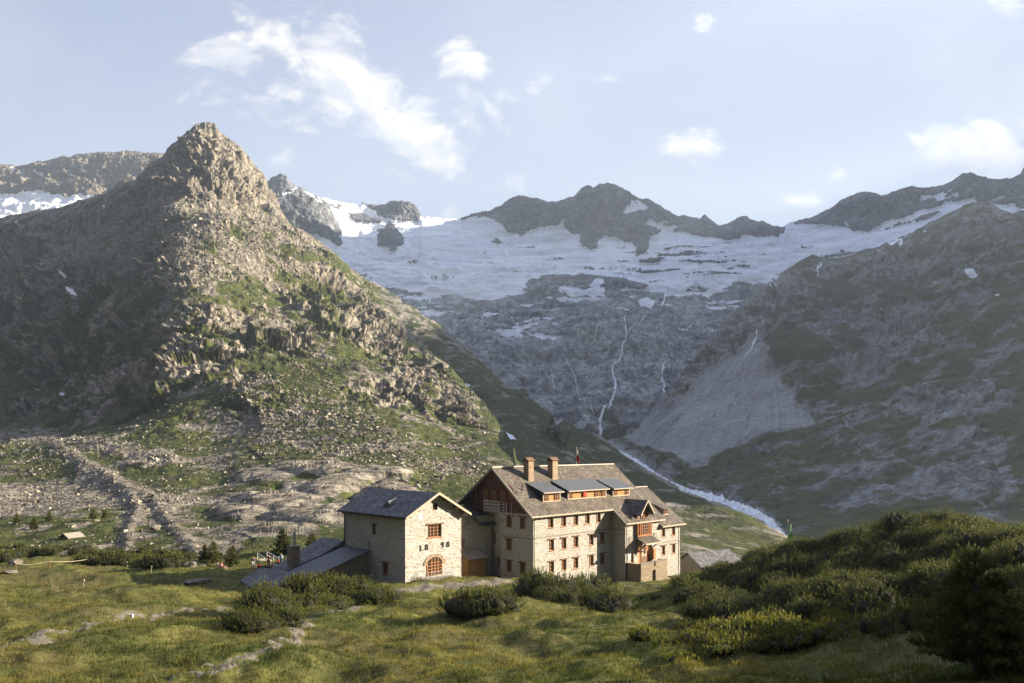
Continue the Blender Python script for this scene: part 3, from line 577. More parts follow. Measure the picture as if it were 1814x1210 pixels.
# ---- running water: ribbons laid on the rock
def mat_water():
    m, g, b = new_mat('white_water'); p = g.geo(); n = g.noise(g.vmul(p, (1, 1, 0.5)), 0.35, 5, 0.7)
    g.set(b.inputs['Base Color'], g.mix(g.ramp(n, 0.34, 0.56), (0.22, 0.25, 0.27), (0.88, 0.90, 0.93))); b.inputs['Roughness'].default_value = 0.35; b.inputs['Specular IOR Level'].default_value = 0.5
    return m
M['water'] = mat_water()
def ribbon(name, patch, pts, w0, w1, lift, wig=3.0, step=2.0, kind='structure'):
    pts = np.array(pts, float); L = np.concatenate([[0], np.cumsum(np.hypot(*np.diff(pts, axis=0).T))]); s = np.arange(0, L[-1], step)
    u = np.interp(s, L, pts[:, 0]); v = np.interp(s, L, pts[:, 1]); nz = perlin(np.stack([s / 9, 0 * s + pts[0, 0], 0 * s], -1)) * wig + perlin(np.stack([s / 3, 0 * s + pts[0, 0], 5 + 0 * s], -1)) * wig * .4; u = u + nz
    w = np.interp(s, [0, s[-1]], [w0, w1]) * (1 + .5 * perlin(np.stack([s / 5, 7 + 0 * s, 0 * s], -1)))
    tu, tv = np.gradient(u), np.gradient(v); tl = np.hypot(tu, tv) + 1e-6
    rows = [patch.at(u + k * w * tv / tl, v - k * w * tu / tl, lift + (0.4 * lift if k == 0 else 0)) for k in (-1, -.5, 0, .5, 1)]
    G = np.stack(rows, 1); return tag(np_mesh(name, G.reshape(-1, 3), grid_faces(*G.shape[:2]), M['water'], None, True), kind=kind)
ribbon('stream', rm, [(1060,782),(1075,797),(1105,812),(1150,843),(1212,874),(1272,894),(1330,912),(1366,932),(1386,960)], 6.0, 8.5, 2.4, 5)
for k, (pts, a, b_) in enumerate([([(1105,562),(1109,600),(1098,635),(1084,655),(1091,680),(1088,702),(1074,732),(1061,756),(1064,780)], 0.9, 2.6), ([(1178,640),(1170,665),(1173,690),(1166,720),(1152,750)], 1.2, 1.6), ([(1000,640),(1020,668),(1024,700),(1044,732),(1058,752)], .5, .9),
          ([(1182,512),(1172,545)], 1.6, 1.6), ([(1146,560),(1110,600)], .6, .9), ([(1064,580),(1052,602)], .8, .8), ([(1240,560),(1200,592)], .8, .8), ([(978,660),(982,690)], .6, .8)]):
    ribbon('waterfall', cq, pts, a * 1.0, b_ * 0.9, 5.0, 2.5)
ribbon('waterfall', rm, [(1358,582),(1350,600),(1338,618),(1322,640)], .8, 1.0, 2.0, 2)

# ================================================================ FOREGROUND GROUND
G0 = -17.95; A0 = np.array([2.74, 100.0]); ROT = math.atan2(0.7014, 0.7128)
GP = [(-400,1210,30),(0,1210,27),(300,1210,27),(600,1210,28),(900,1210,26),(1200,1210,24),(1500,1210,20),(1814,1210,15),(2300,1100,15),
      (0,1150,34),(300,1150,33),(450,1120,42),(700,1150,36),(900,1140,36),(1200,1140,33),(1400,1150,28),(1650,1190,20),
      (0,1085,48),(200,1085,47),(400,1098,48),(520,1090,56),(620,1078,60),(750,1080,60),(900,1082,56),(1050,1085,54),(1200,1090,50),(1330,1095,45),(1450,1110,38),
      (560,1062,72),(660,1055,76),(717,1034,86),(760,1035,84.5),(800,1022,93),(610,1030,98),(860,1022,100),(944,1034,98.5),(1000,1045,88),(1060,1050,86),(1106,1033,109),(1150,1042,98),(1207,1020,121),(1250,1024,112),(1150,1060,80),
      (0,1040,64),(150,1043,65),(300,1046,66),(420,1052,70),(0,1062,78),(150,1063,79),(300,1060,80),(420,1056,82),(0,1018,97),(150,1020,97),(300,1020,97),(420,1024,96),(0,1008,108),(150,1005,108),(300,1004,108),(420,1004,108),(250,998,122),(420,996,122),(0,985,140),(300,978,138),(500,980,135),(620,975,138),(-400,1000,120),(-400,1095,50),(-400,1045,68),(-300,975,160),(200,972,165),(500,970,165),(800,985,150),
      (1000,1005,140),(1200,1015,140),(1300,1020,130),(1000,985,175),(1250,1005,170),(1400,1030,150),
      (1330,1062,54),(1300,1012,76),(1400,990,72),(1500,962,66),(1600,948,62),(1660,946,60),(1750,950,56),(1814,953,52),(2000,950,46),
      (1500,1040,48),(1600,1030,46),(1700,1040,38),(1814,1060,28),(1560,1090,38),(1750,1110,24),
      (1500,1010,95),(1650,1010,92),(1814,1020,88),(2100,1000,80),(2300,970,40),(2600,1020,24)]
pts = np.array([(*P3(u, v, d)[:2], P3(u, v, d)[2]) for u, v, d in GP] + [(0, 4, -4.0), (-15, 8, -6.0), (20, 6, -3.2), (0, -20, -2.0), (-30, -10, -6), (40, -10, -2.5), (60, 20, -6.0), (48, 45, -8), (75, 60, -14)])
def tps_fit(p, lam=0.02):
    X = p[:, :2] / 50; d = np.linalg.norm(X[:, None] - X[None], axis=-1); K = np.where(d > 0, d * d * np.log(d + 1e-12), 0) + lam * np.eye(len(p)) * 0.05
    Q = np.c_[np.ones(len(p)), X]; A = np.block([[K, Q], [Q.T, np.zeros((3, 3))]]); w = np.linalg.solve(A, np.r_[p[:, 2], 0, 0, 0]); return X, w
TX, TW = tps_fit(pts)
def tps(x, y):
    q = np.stack([x, y], -1).reshape(-1, 2) / 50; out = np.empty(len(q))
    for i in range(0, len(q), 40000):
        s = q[i:i + 40000]; d2 = ((s[:, None] - TX[None]) ** 2).sum(-1); out[i:i + 40000] = (0.5 * d2 * np.log(d2 + 1e-12)) @ TW[:-3] + TW[-3] + s @ TW[-2:]
    return out.reshape(np.shape(x))
gu = cols(-300, 2000, 4.0, list(np.arange(-1500, -300, 25)) + list(np.arange(2010, 3600, 25)))
gd = np.exp(np.linspace(math.log(3.0), math.log(185), 420))
GK = (gu - CX) / FOC; GXX = GK[None, :] * gd[:, None]; GYY = np.repeat(gd[:, None], len(gu), 1)
def flat_mask(x, y):      # 1 where the lodge stands
    c, s = math.cos(ROT), math.sin(ROT); a = (x - A0[0]) * c + (y - A0[1]) * s; b = -(x - A0[0]) * s + (y - A0[1]) * c
    return a, b
def ground_height(x, y):
    z = tps(x, y); p = np.stack([x, y, 0 * x], -1)
    z = z + fbm(p / 9, 3) * 0.7 + fbm(p / 2.6 + 4, 3) * 0.30 + fbm(p / 0.7 + 8, 2) * 0.04
    return z
GZ = ground_height(GXX, GYY)
def gz(x, y):
    x = np.atleast_1d(np.asarray(x, float)); y = np.atleast_1d(np.asarray(y, float)); yy = np.clip(y, gd[0], gd[-1])
    ci = np.clip(np.interp(x / yy, GK, np.arange(len(GK))), 0, len(GK) - 1.001); ri = np.clip(np.interp(np.log(yy), np.log(gd), np.arange(len(gd))), 0, len(gd) - 1.001)
    c, r = ci.astype(int), ri.astype(int); fc, fr = ci - c, ri - r
    return GZ[r, c] * (1 - fr) * (1 - fc) + GZ[r, c + 1] * (1 - fr) * fc + GZ[r + 1, c] * fr * (1 - fc) + GZ[r + 1, c + 1] * fr * fc
def hit(u, v, dmin=12):
    """where the line of sight (bearing u, height v) first meets the ground"""
    ds = np.exp(np.linspace(math.log(dmin), math.log(184), 900)); x = (u - CX) / FOC * ds; z = gz(x, ds); below = (HY - v) / FOC * ds <= z
    i = int(np.argmax(below)) if below.any() else len(ds) - 1
    return Vector((x[i], ds[i], z[i]))
PATHS = [([(0,1150),(60,1138),(130,1118),(190,1100),(250,1088),(320,1084),(400,1078)], 0.33), ([(300,1207),(360,1190),(440,1162),(500,1138),(530,1118),(545,1095),(580,1085),(630,1076)], 0.21), ([(700,1046),(740,1044),(780,1040),(830,1035),(900,1030)], 1.1), ([(590,1082),(620,1078)], .8)]
def path_mask(x, y):
    out = np.zeros(np.shape(x)); p = np.stack([x, y, 0 * x], -1); wx = fbm(p / 1.8, 4, .65) * 0.75
    for pts_, w in PATHS:
        q = [hit(*t) for t in pts_]; d = seg_dist(x + wx, y - wx, [(a.x, a.y) for a in q]); out = np.maximum(out, sstep(w * 1.5 - d, 0, w * .5))
    return out
PM = path_mask(GXX, GYY)
slabs = facets(np.stack([GXX / 1.1, GYY / 1.1, 0 * GXX], -1), 20)
GZ = GZ + PM * (0.05 + 0.05 * slabs[0]) - PM * 0.09 * np.exp(-(slabs[1] / .06) ** 2)
def mat_ground():
    m, g, b = new_mat('alpine_turf'); p = g.geo(); mk = g.attr('mask'); sp = g.n.new('ShaderNodeSeparateColor'); g.set(sp.inputs[0], mk)
    n1 = g.noise(p, 0.35, 5, 0.6); n2 = g.noise(p, 6.0, 4, 0.6); n3 = g.noise(p, 0.09, 3, 0.5)
    turf = g.mix(g.ramp(n1, 0.35, 0.65), (0.05, 0.058, 0.014), (0.13, 0.125, 0.034)); turf = g.mix(g.ramp(n3, 0.4, 0.7), turf, (0.10, 0.085, 0.035))
    turf = g.mix(n2, g.vmul(turf, (.7, .7, .7)), g.vmul(turf, (1.3, 1.3, 1.3)))
    st = g.mix(g.ramp(g.noise(p, 2.2, 6, 0.7), 0.3, 0.7), (0.11, 0.097, 0.075), (0.22, 0.195, 0.155)); st = g.mix(g.ramp(g.voronoi(p, 1.3, 'DISTANCE_TO_EDGE'), 0.0, 0.06), (0.09, 0.08, 0.05), st)
    e = g.ramp(g.math('ADD', sp.outputs[0], g.math('MULTIPLY', g.math('SUBTRACT', g.noise(p, 2.4, 5, 0.75), 0.5), 1.8)), 0.4, 0.6)
    g.set(b.inputs['Base Color'], g.mix(e, turf, st)); g.set(b.inputs['Normal'], g.bump(g.noise(p, 5.0, 5, 0.7), 0.8, 0.12)); b.inputs['Roughness'].default_value = 0.95; b.inputs['Specular IOR Level'].default_value = 0.1
    return m
M['ground'] = mat_ground()
tag(np_mesh('meadow_ground', np.stack([GXX, GYY, GZ], -1).reshape(-1, 3), grid_faces(*GXX.shape), M['ground'], None, True, np.stack([PM, 0 * PM, 0 * PM, 0 * PM], -1).reshape(-1, 4)), kind='structure')

# ================================================================ BUILDINGS
def mat_stone(name, c1, c2, c3, mortar):
    m, g, b = new_mat(name); uv = g.tex('UV'); w = g.vadd(g.vmul(uv, (2.7, 9.0, 1)), g.vmul(g.noise(uv, 3.0, 3, .6, out=1), (0.5, 0.5, 0)))
    vo = g.voronoi(w, 1.0, 'F1', 'Color', 0.85); vs = g.n.new('ShaderNodeSeparateColor'); g.set(vs.inputs[0], vo)
    ed = g.voronoi(w, 1.0, 'DISTANCE_TO_EDGE', 'Distance', 0.85); big = g.noise(uv, 0.45, 4, .6); fine = g.noise(uv, 14.0, 4, .65)
    col = g.mix(g.ramp(vs.outputs[0], 0.15, 0.85), c1, c2); col = g.mix(g.ramp(vs.outputs[1], 0.80, 0.86), col, c3); col = g.mix(g.ramp(vs.outputs[2], 0.93, 0.97), col, (0.25, 0.21, 0.165))
    col = g.mix(g.math('MULTIPLY', g.ramp(big, 0.42, 0.72), 0.45), col, g.vmul(col, (0.72, 0.66, 0.55)))
    col = g.mix(g.ramp(g.math('ADD', ed, g.math('MULTIPLY', g.math('SUBTRACT', fine, .5), .12)), 0.03, 0.12), mortar, col); col = g.mix(fine, g.vmul(col, (.82, .82, .82)), g.vmul(col, (1.15, 1.15, 1.15)))
    g.set(b.inputs['Base Color'], col); g.set(b.inputs['Normal'], g.bump(g.math('ADD', g.ramp(ed, 0.0, 0.16), g.math('MULTIPLY', fine, .5)), 0.9, 0.05)); b.inputs['Roughness'].default_value = 0.9; return m
def mat_shingle(name, c1, c2, c3, w=0.28, h=0.34):
    m, g, b = new_mat(name); uv = g.tex('UV'); br = g.n.new('ShaderNodeTexBrick'); g.set(br.inputs['Vector'], g.vadd(uv, g.vmul(g.noise(uv, 2.5, 2, .5, out=1), (.06, .06, 0)))); br.inputs['Scale'].default_value = 1.0
    br.inputs['Brick Width'].default_value = w; br.inputs['Row Height'].default_value = h; br.inputs['Mortar Size'].default_value = 0.018; br.inputs['Bias'].default_value = 0
    g.set(br.inputs['Color1'], (0, 0, 0, 1)); g.set(br.inputs['Color2'], (1, 1, 1, 1)); g.set(br.inputs['Mortar'], (0.1, 0.1, 0.1, 1)); f = g.sep(br.outputs[0])[0]
    big = g.noise(uv, 0.5, 5, .65); vo = g.voronoi(g.vmul(uv, (3.4, 3.0, 1)), 1.0, 'F1', 'Color'); vs = g.n.new('ShaderNodeSeparateColor'); g.set(vs.inputs[0], vo)
    col = g.mix(f, c1, c2); col = g.mix(g.ramp(vs.outputs[0], .55, .95), col, c3); col = g.mix(g.ramp(big, .35, .7), col, g.vmul(col, (.66, .64, .6))); col = g.mix(br.outputs[1], col, (0.03, 0.027, 0.025))
    ln = g.noise(g.vmul(uv, (.35, 5, 1)), 1.2, 4, .6); col = g.mix(g.ramp(ln, .5, .75), col, g.vmul(col, (1.25, 1.18, 1.05)))
    h_ = g.math('ADD', g.math('MULTIPLY', f, .5), g.math('MULTIPLY', br.outputs[1], -1.0))
    g.set(b.inputs['Base Color'], col); g.set(b.inputs['Normal'], g.bump(g.math('ADD', h_, g.math('MULTIPLY', vs.outputs[1], .8)), 0.9, 0.04)); b.inputs['Roughness'].default_value = 0.75; return m
def mat_boards(name, c, w=0.18, seam=(0.02, 0.015, 0.01), rough=0.75, metal=0.0, var=.25, axis=0, sw=0.12):
    m, g, b = new_mat(name); uv = g.tex('UV'); x = g.sep(uv)[axis]; fr = g.math('FRACT', g.math('DIVIDE', x, w)); wn = g.n.new('ShaderNodeTexWhiteNoise'); wn.noise_dimensions = '1D'; g.set(wn.inputs['W'], g.math('FLOOR', g.math('DIVIDE', x, w)))
    n = g.noise(g.vmul(uv, (6, .8, 1) if axis == 0 else (.8, 6, 1)), 2.0, 4, .6); t = g.math('ADD', g.math('MULTIPLY', wn.outputs[0], .6), g.math('MULTIPLY', n, .4))
    col = g.mix(t, tuple(q * (1 - var) for q in c), tuple(q * (1 + var) for q in c)); e = g.math('LESS_THAN', fr, sw); col = g.mix(e, col, seam)
    g.set(b.inputs['Base Color'], col); g.set(b.inputs['Normal'], g.bump(g.math('MULTIPLY', e, -1.0 if not metal else 1.0), 0.8, 0.03)); b.inputs['Roughness'].default_value = rough; b.inputs['Metallic'].default_value = metal; return m
M['stone'] = mat_stone('coursed_granite', (0.40, 0.383, 0.345), (0.49, 0.47, 0.424), (0.36, 0.295, 0.22), (0.44, 0.42, 0.375))
M['stone2'] = mat_stone('white_pointed_granite', (0.45, 0.43, 0.388), (0.54, 0.518, 0.468), (0.40, 0.315, 0.225), (0.50, 0.478, 0.43))
M['stone3'] = mat_stone('porch_stone', (0.26, 0.20, 0.14), (0.36, 0.28, 0.19), (0.22, 0.15, 0.09), (0.30, 0.25, 0.18))
M['brick'] = mat_stone('chimney_stone', (0.36, 0.255, 0.165), (0.46, 0.34, 0.225), (0.28, 0.18, 0.11), (0.40, 0.31, 0.22))
M['shingle'] = mat_shingle('weathered_shingle', (0.0882, 0.0697, 0.0538), (0.1596, 0.1302, 0.1008), (0.2100, 0.1806, 0.1428))
M['shingle_dark'] = mat_shingle('slate_grey_shingle', (0.085, 0.085, 0.09), (0.17, 0.17, 0.175), (0.23, 0.23, 0.235))
M['seam'] = mat_boards('standing_seam_sheet', (0.050, 0.058, 0.068), 0.62, (0.24, 0.23, 0.21), 0.5, 0.2, .12, 0, .22)
M['corr'] = mat_boards('corrugated_sheet', (0.13, 0.13, 0.135), 0.7, (0.03, 0.03, 0.032), 0.6, 0.1, .1, 0, .4)
M['brown'] = mat_boards('red_brown_boarding', (0.085, 0.030, 0.018), 0.22)
M['gold'] = mat_boards('honey_boarding', (0.36, 0.20, 0.07), 0.16, (0.08, 0.04, 0.015))
M['frame'] = simple('varnished_window_wood', (0.33, 0.135, 0.04), 0.5, .2, 12)
M['wood'] = simple('brown_timber', (0.16, 0.085, 0.045), 0.7, .25, 10)
M['pale_wood'] = simple('sun_bleached_timber', (0.42, 0.34, 0.25), 0.7, .15, 8)
M['ridge'] = simple('pale_ridge_flashing', (0.62, 0.52, 0.42), 0.4, .1, 3, spec=.5)
M['grey_wood'] = simple('grey_weathered_timber', (0.24, 0.21, 0.17), 0.85, .3, 9)
M['slate'] = simple('slab_stone', (0.22, 0.19, 0.16), 0.85, .25, 6)
M['dark'] = simple('dark_cladding', (0.035, 0.037, 0.035), 0.8, .3, 4)
M['white'] = simple('white_painted_steel', (0.62, 0.61, 0.57), 0.5, .08, 4)
M['steel'] = simple('grey_galvanised_steel', (0.34, 0.35, 0.37), 0.45, .1, 6, .4)
M['iron'] = simple('black_wrought_iron', (0.025, 0.022, 0.02), 0.6, .2, 8)
M['pipe'] = simple('copper_brown_pipe', (0.11, 0.065, 0.04), 0.45, .2, 6, .3)
M['plaster'] = simple('pale_plaster_disc', (0.66, 0.62, 0.54), 0.8, .08, 4)
def mat_glass():
    m, g, b = new_mat('dark_window_glass'); n = g.noise(g.tex('Object'), 1.5, 2, .5)
    g.set(b.inputs['Base Color'], g.mix(n, (0.012, 0.012, 0.014), (0.05, 0.045, 0.04))); b.inputs['Roughness'].default_value = 0.06; b.inputs['Specular IOR Level'].default_value = 0.6; return m
M['glass'] = mat_glass()

class MB:
    """collects polygons; build() links them as one mesh with metre-scaled UVs along each face"""
    def __init__(s): s.v = []; s.f = []
    def poly(s, pts): i = len(s.v); s.v += [tuple(p) for p in pts]; s.f.append(tuple(range(i, i + len(pts)))); return s
    def hexa(s, c):   # 8 corners: bottom ring then top ring
        i = len(s.v); s.v += [tuple(p) for p in c]; s.f += [tuple(i + k for k in q) for q in ((0, 3, 2, 1), (4, 5, 6, 7), (0, 1, 5, 4), (1, 2, 6, 5), (2, 3, 7, 6), (3, 0, 4, 7))]; return s
    def box(s, x0, x1, y0, y1, z0, z1): return s.hexa([(x0, y0, z0), (x1, y0, z0), (x1, y1, z0), (x0, y1, z0), (x0, y0, z1), (x1, y0, z1), (x1, y1, z1), (x0, y1, z1)])
    def slab(s, a0, a1, p, q, th, axis='b'):
        """roof slab: top line from p=(b0,z0) to q=(b1,z1), running a0..a1"""
        (b0, z0), (b1, z1) = p, q
        mk = (lambda a, b, z: (a, b, z)) if axis == 'b' else (lambda a, b, z: (b, a, z))
        c = [mk(a0, b0, z0 - th), mk(a1, b0, z0 - th), mk(a1, b1, z1 - th), mk(a0, b1, z1 - th), mk(a0, b0, z0), mk(a1, b0, z0), mk(a1, b1, z1), mk(a0, b1, z1)]
        return s.hexa(c if axis == 'b' else [c[k] for k in (3, 2, 1, 0, 7, 6, 5, 4)])
    def prism(s, poly2, y0, y1, axis='a'):
        """poly2 in (other, z); extruded along axis from y0 to y1"""
        f = (lambda t, p: (t, p[0], p[1])) if axis == 'a' else (lambda t, p: (p[0], t, p[1]))
        n = len(poly2); A = [f(y0, p) for p in poly2]; B = [f(y1, p) for p in poly2]; s.poly(A[::-1]); s.poly(B)
        for k in range(n): s.poly([A[k], A[(k + 1) % n], B[(k + 1) % n], B[k]])
        return s
    def bar(s, p, q, r, n=6, r2=None):
        p, q = Vector(p), Vector(q); d = (q - p).normalized(); x = d.orthogonal().normalized(); y = d.cross(x); r2 = r if r2 is None else r2
        A = [p + (x * math.cos(t) + y * math.sin(t)) * r for t in [6.2832 * k / n for k in range(n)]]; B = [q + (x * math.cos(t) + y * math.sin(t)) * r2 for t in [6.2832 * k / n for k in range(n)]]
        for k in range(n): s.poly([A[k], A[(k + 1) % n], B[(k + 1) % n], B[k]])
        s.poly(A[::-1]); s.poly(B); return s
    def build(s, name, mat, parent=None, smooth=False):
        me = bpy.data.meshes.new(name); me.from_pydata(s.v, [], s.f); me.materials.append(mat) if mat else None
        bm = bmesh.new(); bm.from_mesh(me); bmesh.ops.recalc_face_normals(bm, faces=bm.faces) if len(s.f) > 1 else None
        uvl = bm.loops.layers.uv.new('UVMap')
        for f in bm.faces:
            n = f.normal; t = Vector((0, 0, 1)).cross(n)
            if t.length < .05: t, w = Vector((1, 0, 0)), Vector((0, 1, 0))
            else: t.normalize(); w = n.cross(t)
            if t.x + t.y < 0: t = -t
            for l in f.loops: l[uvl].uv = (l.vert.co.dot(t), l.vert.co.dot(w))
            f.smooth = smooth
        bm.to_mesh(me); bm.free(); return link(bpy.data.objects.new(name, me), parent)

def wall(axis, val, lo, hi, z0, z1, holes, parent, mat, depth=0.34, name='wall', top=None):
    """masonry face with real openings and reveals; outward is -axis. holes: (c, half, z0, z1). top: extra polygon above z1"""
    mb = MB(); F = (lambda s, d, z: (s, val + d, z)) if axis == 'b' else (lambda s, d, z: (val + d, s, z))
    xs = sorted({lo, hi} | {h[0] - h[1] for h in holes} | {h[0] + h[1] for h in holes}); zs = sorted({z0, z1} | {h[2] for h in holes} | {h[3] for h in holes})
    for x0, x1 in zip(xs[:-1], xs[1:]):
        for a, b in zip(zs[:-1], zs[1:]):
            if any(h[0] - h[1] < (x0 + x1) / 2 < h[0] + h[1] and h[2] < (a + b) / 2 < h[3] for h in holes): continue
            mb.poly([F(x0, 0, a), F(x1, 0, a), F(x1, 0, b), F(x0, 0, b)])
    for c, hw, a, b in holes:
        x0, x1 = c - hw, c + hw
        for p, q in (((x0, a), (x1, a)), ((x1, a), (x1, b)), ((x1, b), (x0, b)), ((x0, b), (x0, a))): mb.poly([F(p[0], 0, p[1]), F(q[0], 0, q[1]), F(q[0], depth, q[1]), F(p[0], depth, p[1])])
    if top: mb.poly([F(x, 0, z) for x, z in top])
    return mb, F
_wc = {}
def window(parent, axis, val, c, hw, z0, z1, lintel=True, cols=2, rows=3, recess=0.2, name='window', sill=True, shutter=False):
    o = bpy.data.objects.new(name, None); key = (round(hw, 2), round(z1 - z0, 2), cols, rows)
    h = z1 - z0
    if key not in _wc:
        f = MB(); w = 0.075; f.box(-hw, -hw + w, 0, .08, 0, h); f.box(hw - w, hw, 0, .08, 0, h); f.box(-hw + w, hw - w, 0, .08, 0, w); f.box(-hw + w, hw - w, 0, .08, h - w, h)
        for k in range(1, cols): x = -hw + 2 * hw * k / cols; f.box(x - .045, x + .045, -.01, .07, w, h - w)
        for k in range(1, rows):
            z = h * k / rows
            for j in range(cols): xa = -hw + 2 * hw * j / cols + (.045 if j else w); xb = -hw + 2 * hw * (j + 1) / cols - (.045 if j < cols - 1 else w); f.box(xa, xb, .005, .065, z - .022, z + .022)
        fo = f.build('window', M['frame']); g = MB().box(-hw + .03, hw - .03, .045, .055, .03, h - .03).build('pane', M['glass'])
        _wc[key] = (fo.data, g.data); bpy.data.objects.remove(fo); bpy.data.objects.remove(g)
    fo = bpy.data.objects.new(name, _wc[key][0]); link(fo, parent)
    fo.location = (c, val + recess, z0) if axis == 'b' else (val + recess, c, z0); fo.rotation_euler = (0, 0, 0 if axis == 'b' else -math.pi / 2)
    g = bpy.data.objects.new('pane', _wc[key][1]); link(g, fo); del o
    if lintel:
        k2 = ('L', round(hw, 2)); 
        if k2 not in _wc: q = MB().box(-hw - .28, hw + .28, -.16, .1, 0, .13).build('lintel', M['wood']); _wc[k2] = q.data; bpy.data.objects.remove(q)
        l = bpy.data.objects.new('lintel', _wc[k2]); link(l, fo); l.location = (0, -recess, h + .004)
    if sill:
        k3 = ('S', round(hw, 2)); 
        if k3 not in _wc: q = MB().box(-hw - .1, hw + .1, -.1, .2, -.08, 0).build('sill', M['frame']); _wc[k3] = q.data; bpy.data.objects.remove(q)
        l = bpy.data.objects.new('sill', _wc[k3]); link(l, fo); l.location = (0, -recess - .002, -.004)
    return fo
def rafters(roof, a_list, b0, b1, z, slope, axis='b'):
    """rafter tails under an eave"""
    mb = MB(); mb.hexa([(-.07, b0, -.17 + 0), (.07, b0, -.17), (.07, b1, -.17 + slope * (b1 - b0)), (-.07, b1, -.17 + slope * (b1 - b0)), (-.07, b0, 0), (.07, b0, 0), (.07, b1, slope * (b1 - b0)), (-.07, b1, slope * (b1 - b0))])
    o = mb.build('rafter_tail', M['wood'], roof)
    for k, a in enumerate(a_list):
        q = o if k == 0 else link(o.copy(), roof)
        q.location = (a, 0, z) if axis == 'b' else (0, a, z); q.rotation_euler = (0, 0, 0 if axis == 'b' else -math.pi / 2)

# ---- the big lodge
LO = empty('mountain_lodge', (2.74, 100.0, G0), ROT)
tag(LO, 'big three-storey stone mountain lodge with red-brown timber gable, shingle roof and two chimneys', 'mountain lodge')
ZR, BR, SL = 15.0, 6.95, 0.828
zroof = lambda b: ZR - abs(BR - b) * SL
RW = [3.5, 6.1, 8.65, 11.15, 13.62]; R2 = [3.64, 6.15, 8.67, 12.03, 14.55]
holes = [(c, .5, 6.95, 8.5) for c in RW] + [(c, .5, 3.85, 5.35) for c in R2] + [(c, .5, .9, 2.4) for c in R2]
mb, F = wall('b', 0, 0, 16.7, -4, 9.05, holes, LO, M['stone'])
# gable side (a = 0), recessed part past b = 6.2, wing, end block
def merge(dst, src): i = len(dst.v); dst.v += src.v; dst.f += [tuple(k + i for k in f) for f in src.f]
gh = [(4.49, .5, 6.95, 8.45), (1.9, .5, 6.95, 8.45), (4.5, .5, 3.85, 5.35), (4.5, .5, .9, 2.4), (1.9, .5, .9, 2.4)]
m2, _ = wall('a', 0, 0, 6.2, -4, 8.92, gh, LO, None); merge(mb, m2)
mb.poly([(0, 6.2, -4), (1.0, 6.2, -4), (1.0, 6.2, 8.92), (0, 6.2, 8.92)])
rh = [(8.6, .42, 4.35, 5.7), (7.6, .3, 1.2, 2.4)]
m2, _ = wall('a', 1.0, 6.2, 13.9, -4, 8.92, rh, LO, None); merge(mb, m2)
mb.build('wall', M['stone'], LO)
for c in RW: window(LO, 'b', 0, c, .5, 6.95, 8.5, False)
for c in R2: window(LO, 'b', 0, c, .5, 3.85, 5.35); window(LO, 'b', 0, c, .5, .9, 2.4)
for c, hw, a, b in gh: window(LO, 'a', 0, c, hw, a, b)
for c, hw, a, b in rh: window(LO, 'a', 1.0, c, hw, a, b, False)
MB().box(.003, 16.6, -.055, .02, 5.72, 5.86).build('string_course', M['slate'], LO)
MB().box(-.055, .02, .0, 6.15, 5.60, 5.74).build('string_course', M['slate'], LO)
# timber gable
ga = MB().prism([(-.02, 8.93), (13.92, 8.93), (13.92, 9.25), (BR + .2, 14.82), (BR - .2, 14.82), (-.02, 9.1)], -.12, 0.25).build('gable_boarding', M['brown'], LO)
MB().prism([(3.2, 12.0), (10.7, 12.0), (BR, 14.78)], -.42, -.123).build('upper_gable_panel', M['brown'], LO)
for c, z0, z1, hw in ((9.05, 10.1, 11.75, .42), (7.31, 10.1, 11.75, .42), (5.49, 10.1, 11.75, .42), (4.1, 10.75, 11.7, .2), (3.4, 10.2, 11.5, .28)): window(LO, 'a', -.2, c, hw, z0, z1, False, 2 if hw > .3 else 1, 4, 0.0, sill=False)
for b in (2.9, 10.9): MB().bar((-.15, b, 10.4), (-.95, b + (.5 if b < 6 else -.5), 12.0), .09).bar((-.15, b, 10.3), (-.15, b, 12.0), .08).build('gable_brace', M['wood'], LO)
# roofs
rf = MB(); rf.slab(-.9, 16.25, (-.6, zroof(-.6)), (BR, ZR), .22); rf.slab(16.25, 26.0, (-2.95, zroof(-2.95)), (BR, ZR), .22); rf.slab(-.9, 26.0, (14.14, 9.7), (BR, ZR), .22)
roof = rf.build('roof', M['shingle'], LO)
MB().box(-.92, 5.0, BR - .17, BR + .17, ZR - .02, ZR + .11).build('ridge_cap', M['ridge'], roof)
MB().box(5.0, 26.02, BR - .17, BR + .17, ZR - .02, ZR + .11).build('ridge_cap', M['ridge'], roof)
MB().box(-.9, 16.2, -.74, -.603, zroof(-.6) - .2, zroof(-.6) - .02).build('gutter', M['pale_wood'], roof)
MB().box(16.2, 26.0, -3.09, -2.953, zroof(-2.95) - .2, zroof(-2.95) - .02).build('gutter', M['pale_wood'], roof)
vb = MB(); vb.slab(-1.0, -.903, (-.62, zroof(-.62) + .05), (BR, ZR + .06), .34); vb.slab(-1.0, -.903, (14.16, 9.72), (BR, ZR + .06), .34); vb.build('verge_board', M['grey_wood'], roof)
vb = MB(); vb.slab(16.12, 16.245, (-2.97, zroof(-2.97) + .03), (-.6, zroof(-.6) + .03), .3); vb.build('verge_board', M['grey_wood'], roof)
MB().slab(26.003, 26.1, (-2.97, zroof(-2.97) + .04), (BR, ZR + .05), .3).build('verge_board', M['grey_wood'], roof)
rafters(roof, [-.5 + .82 * k for k in range(21)], -.55, .05, zroof(-.55) - .24, SL)
rafters(roof, [16.5 + .82 * k for k in range(3)] + [23.2 + .82 * k for k in range(4)], -2.9, -2.3, zroof(-2.9) - .24, SL)
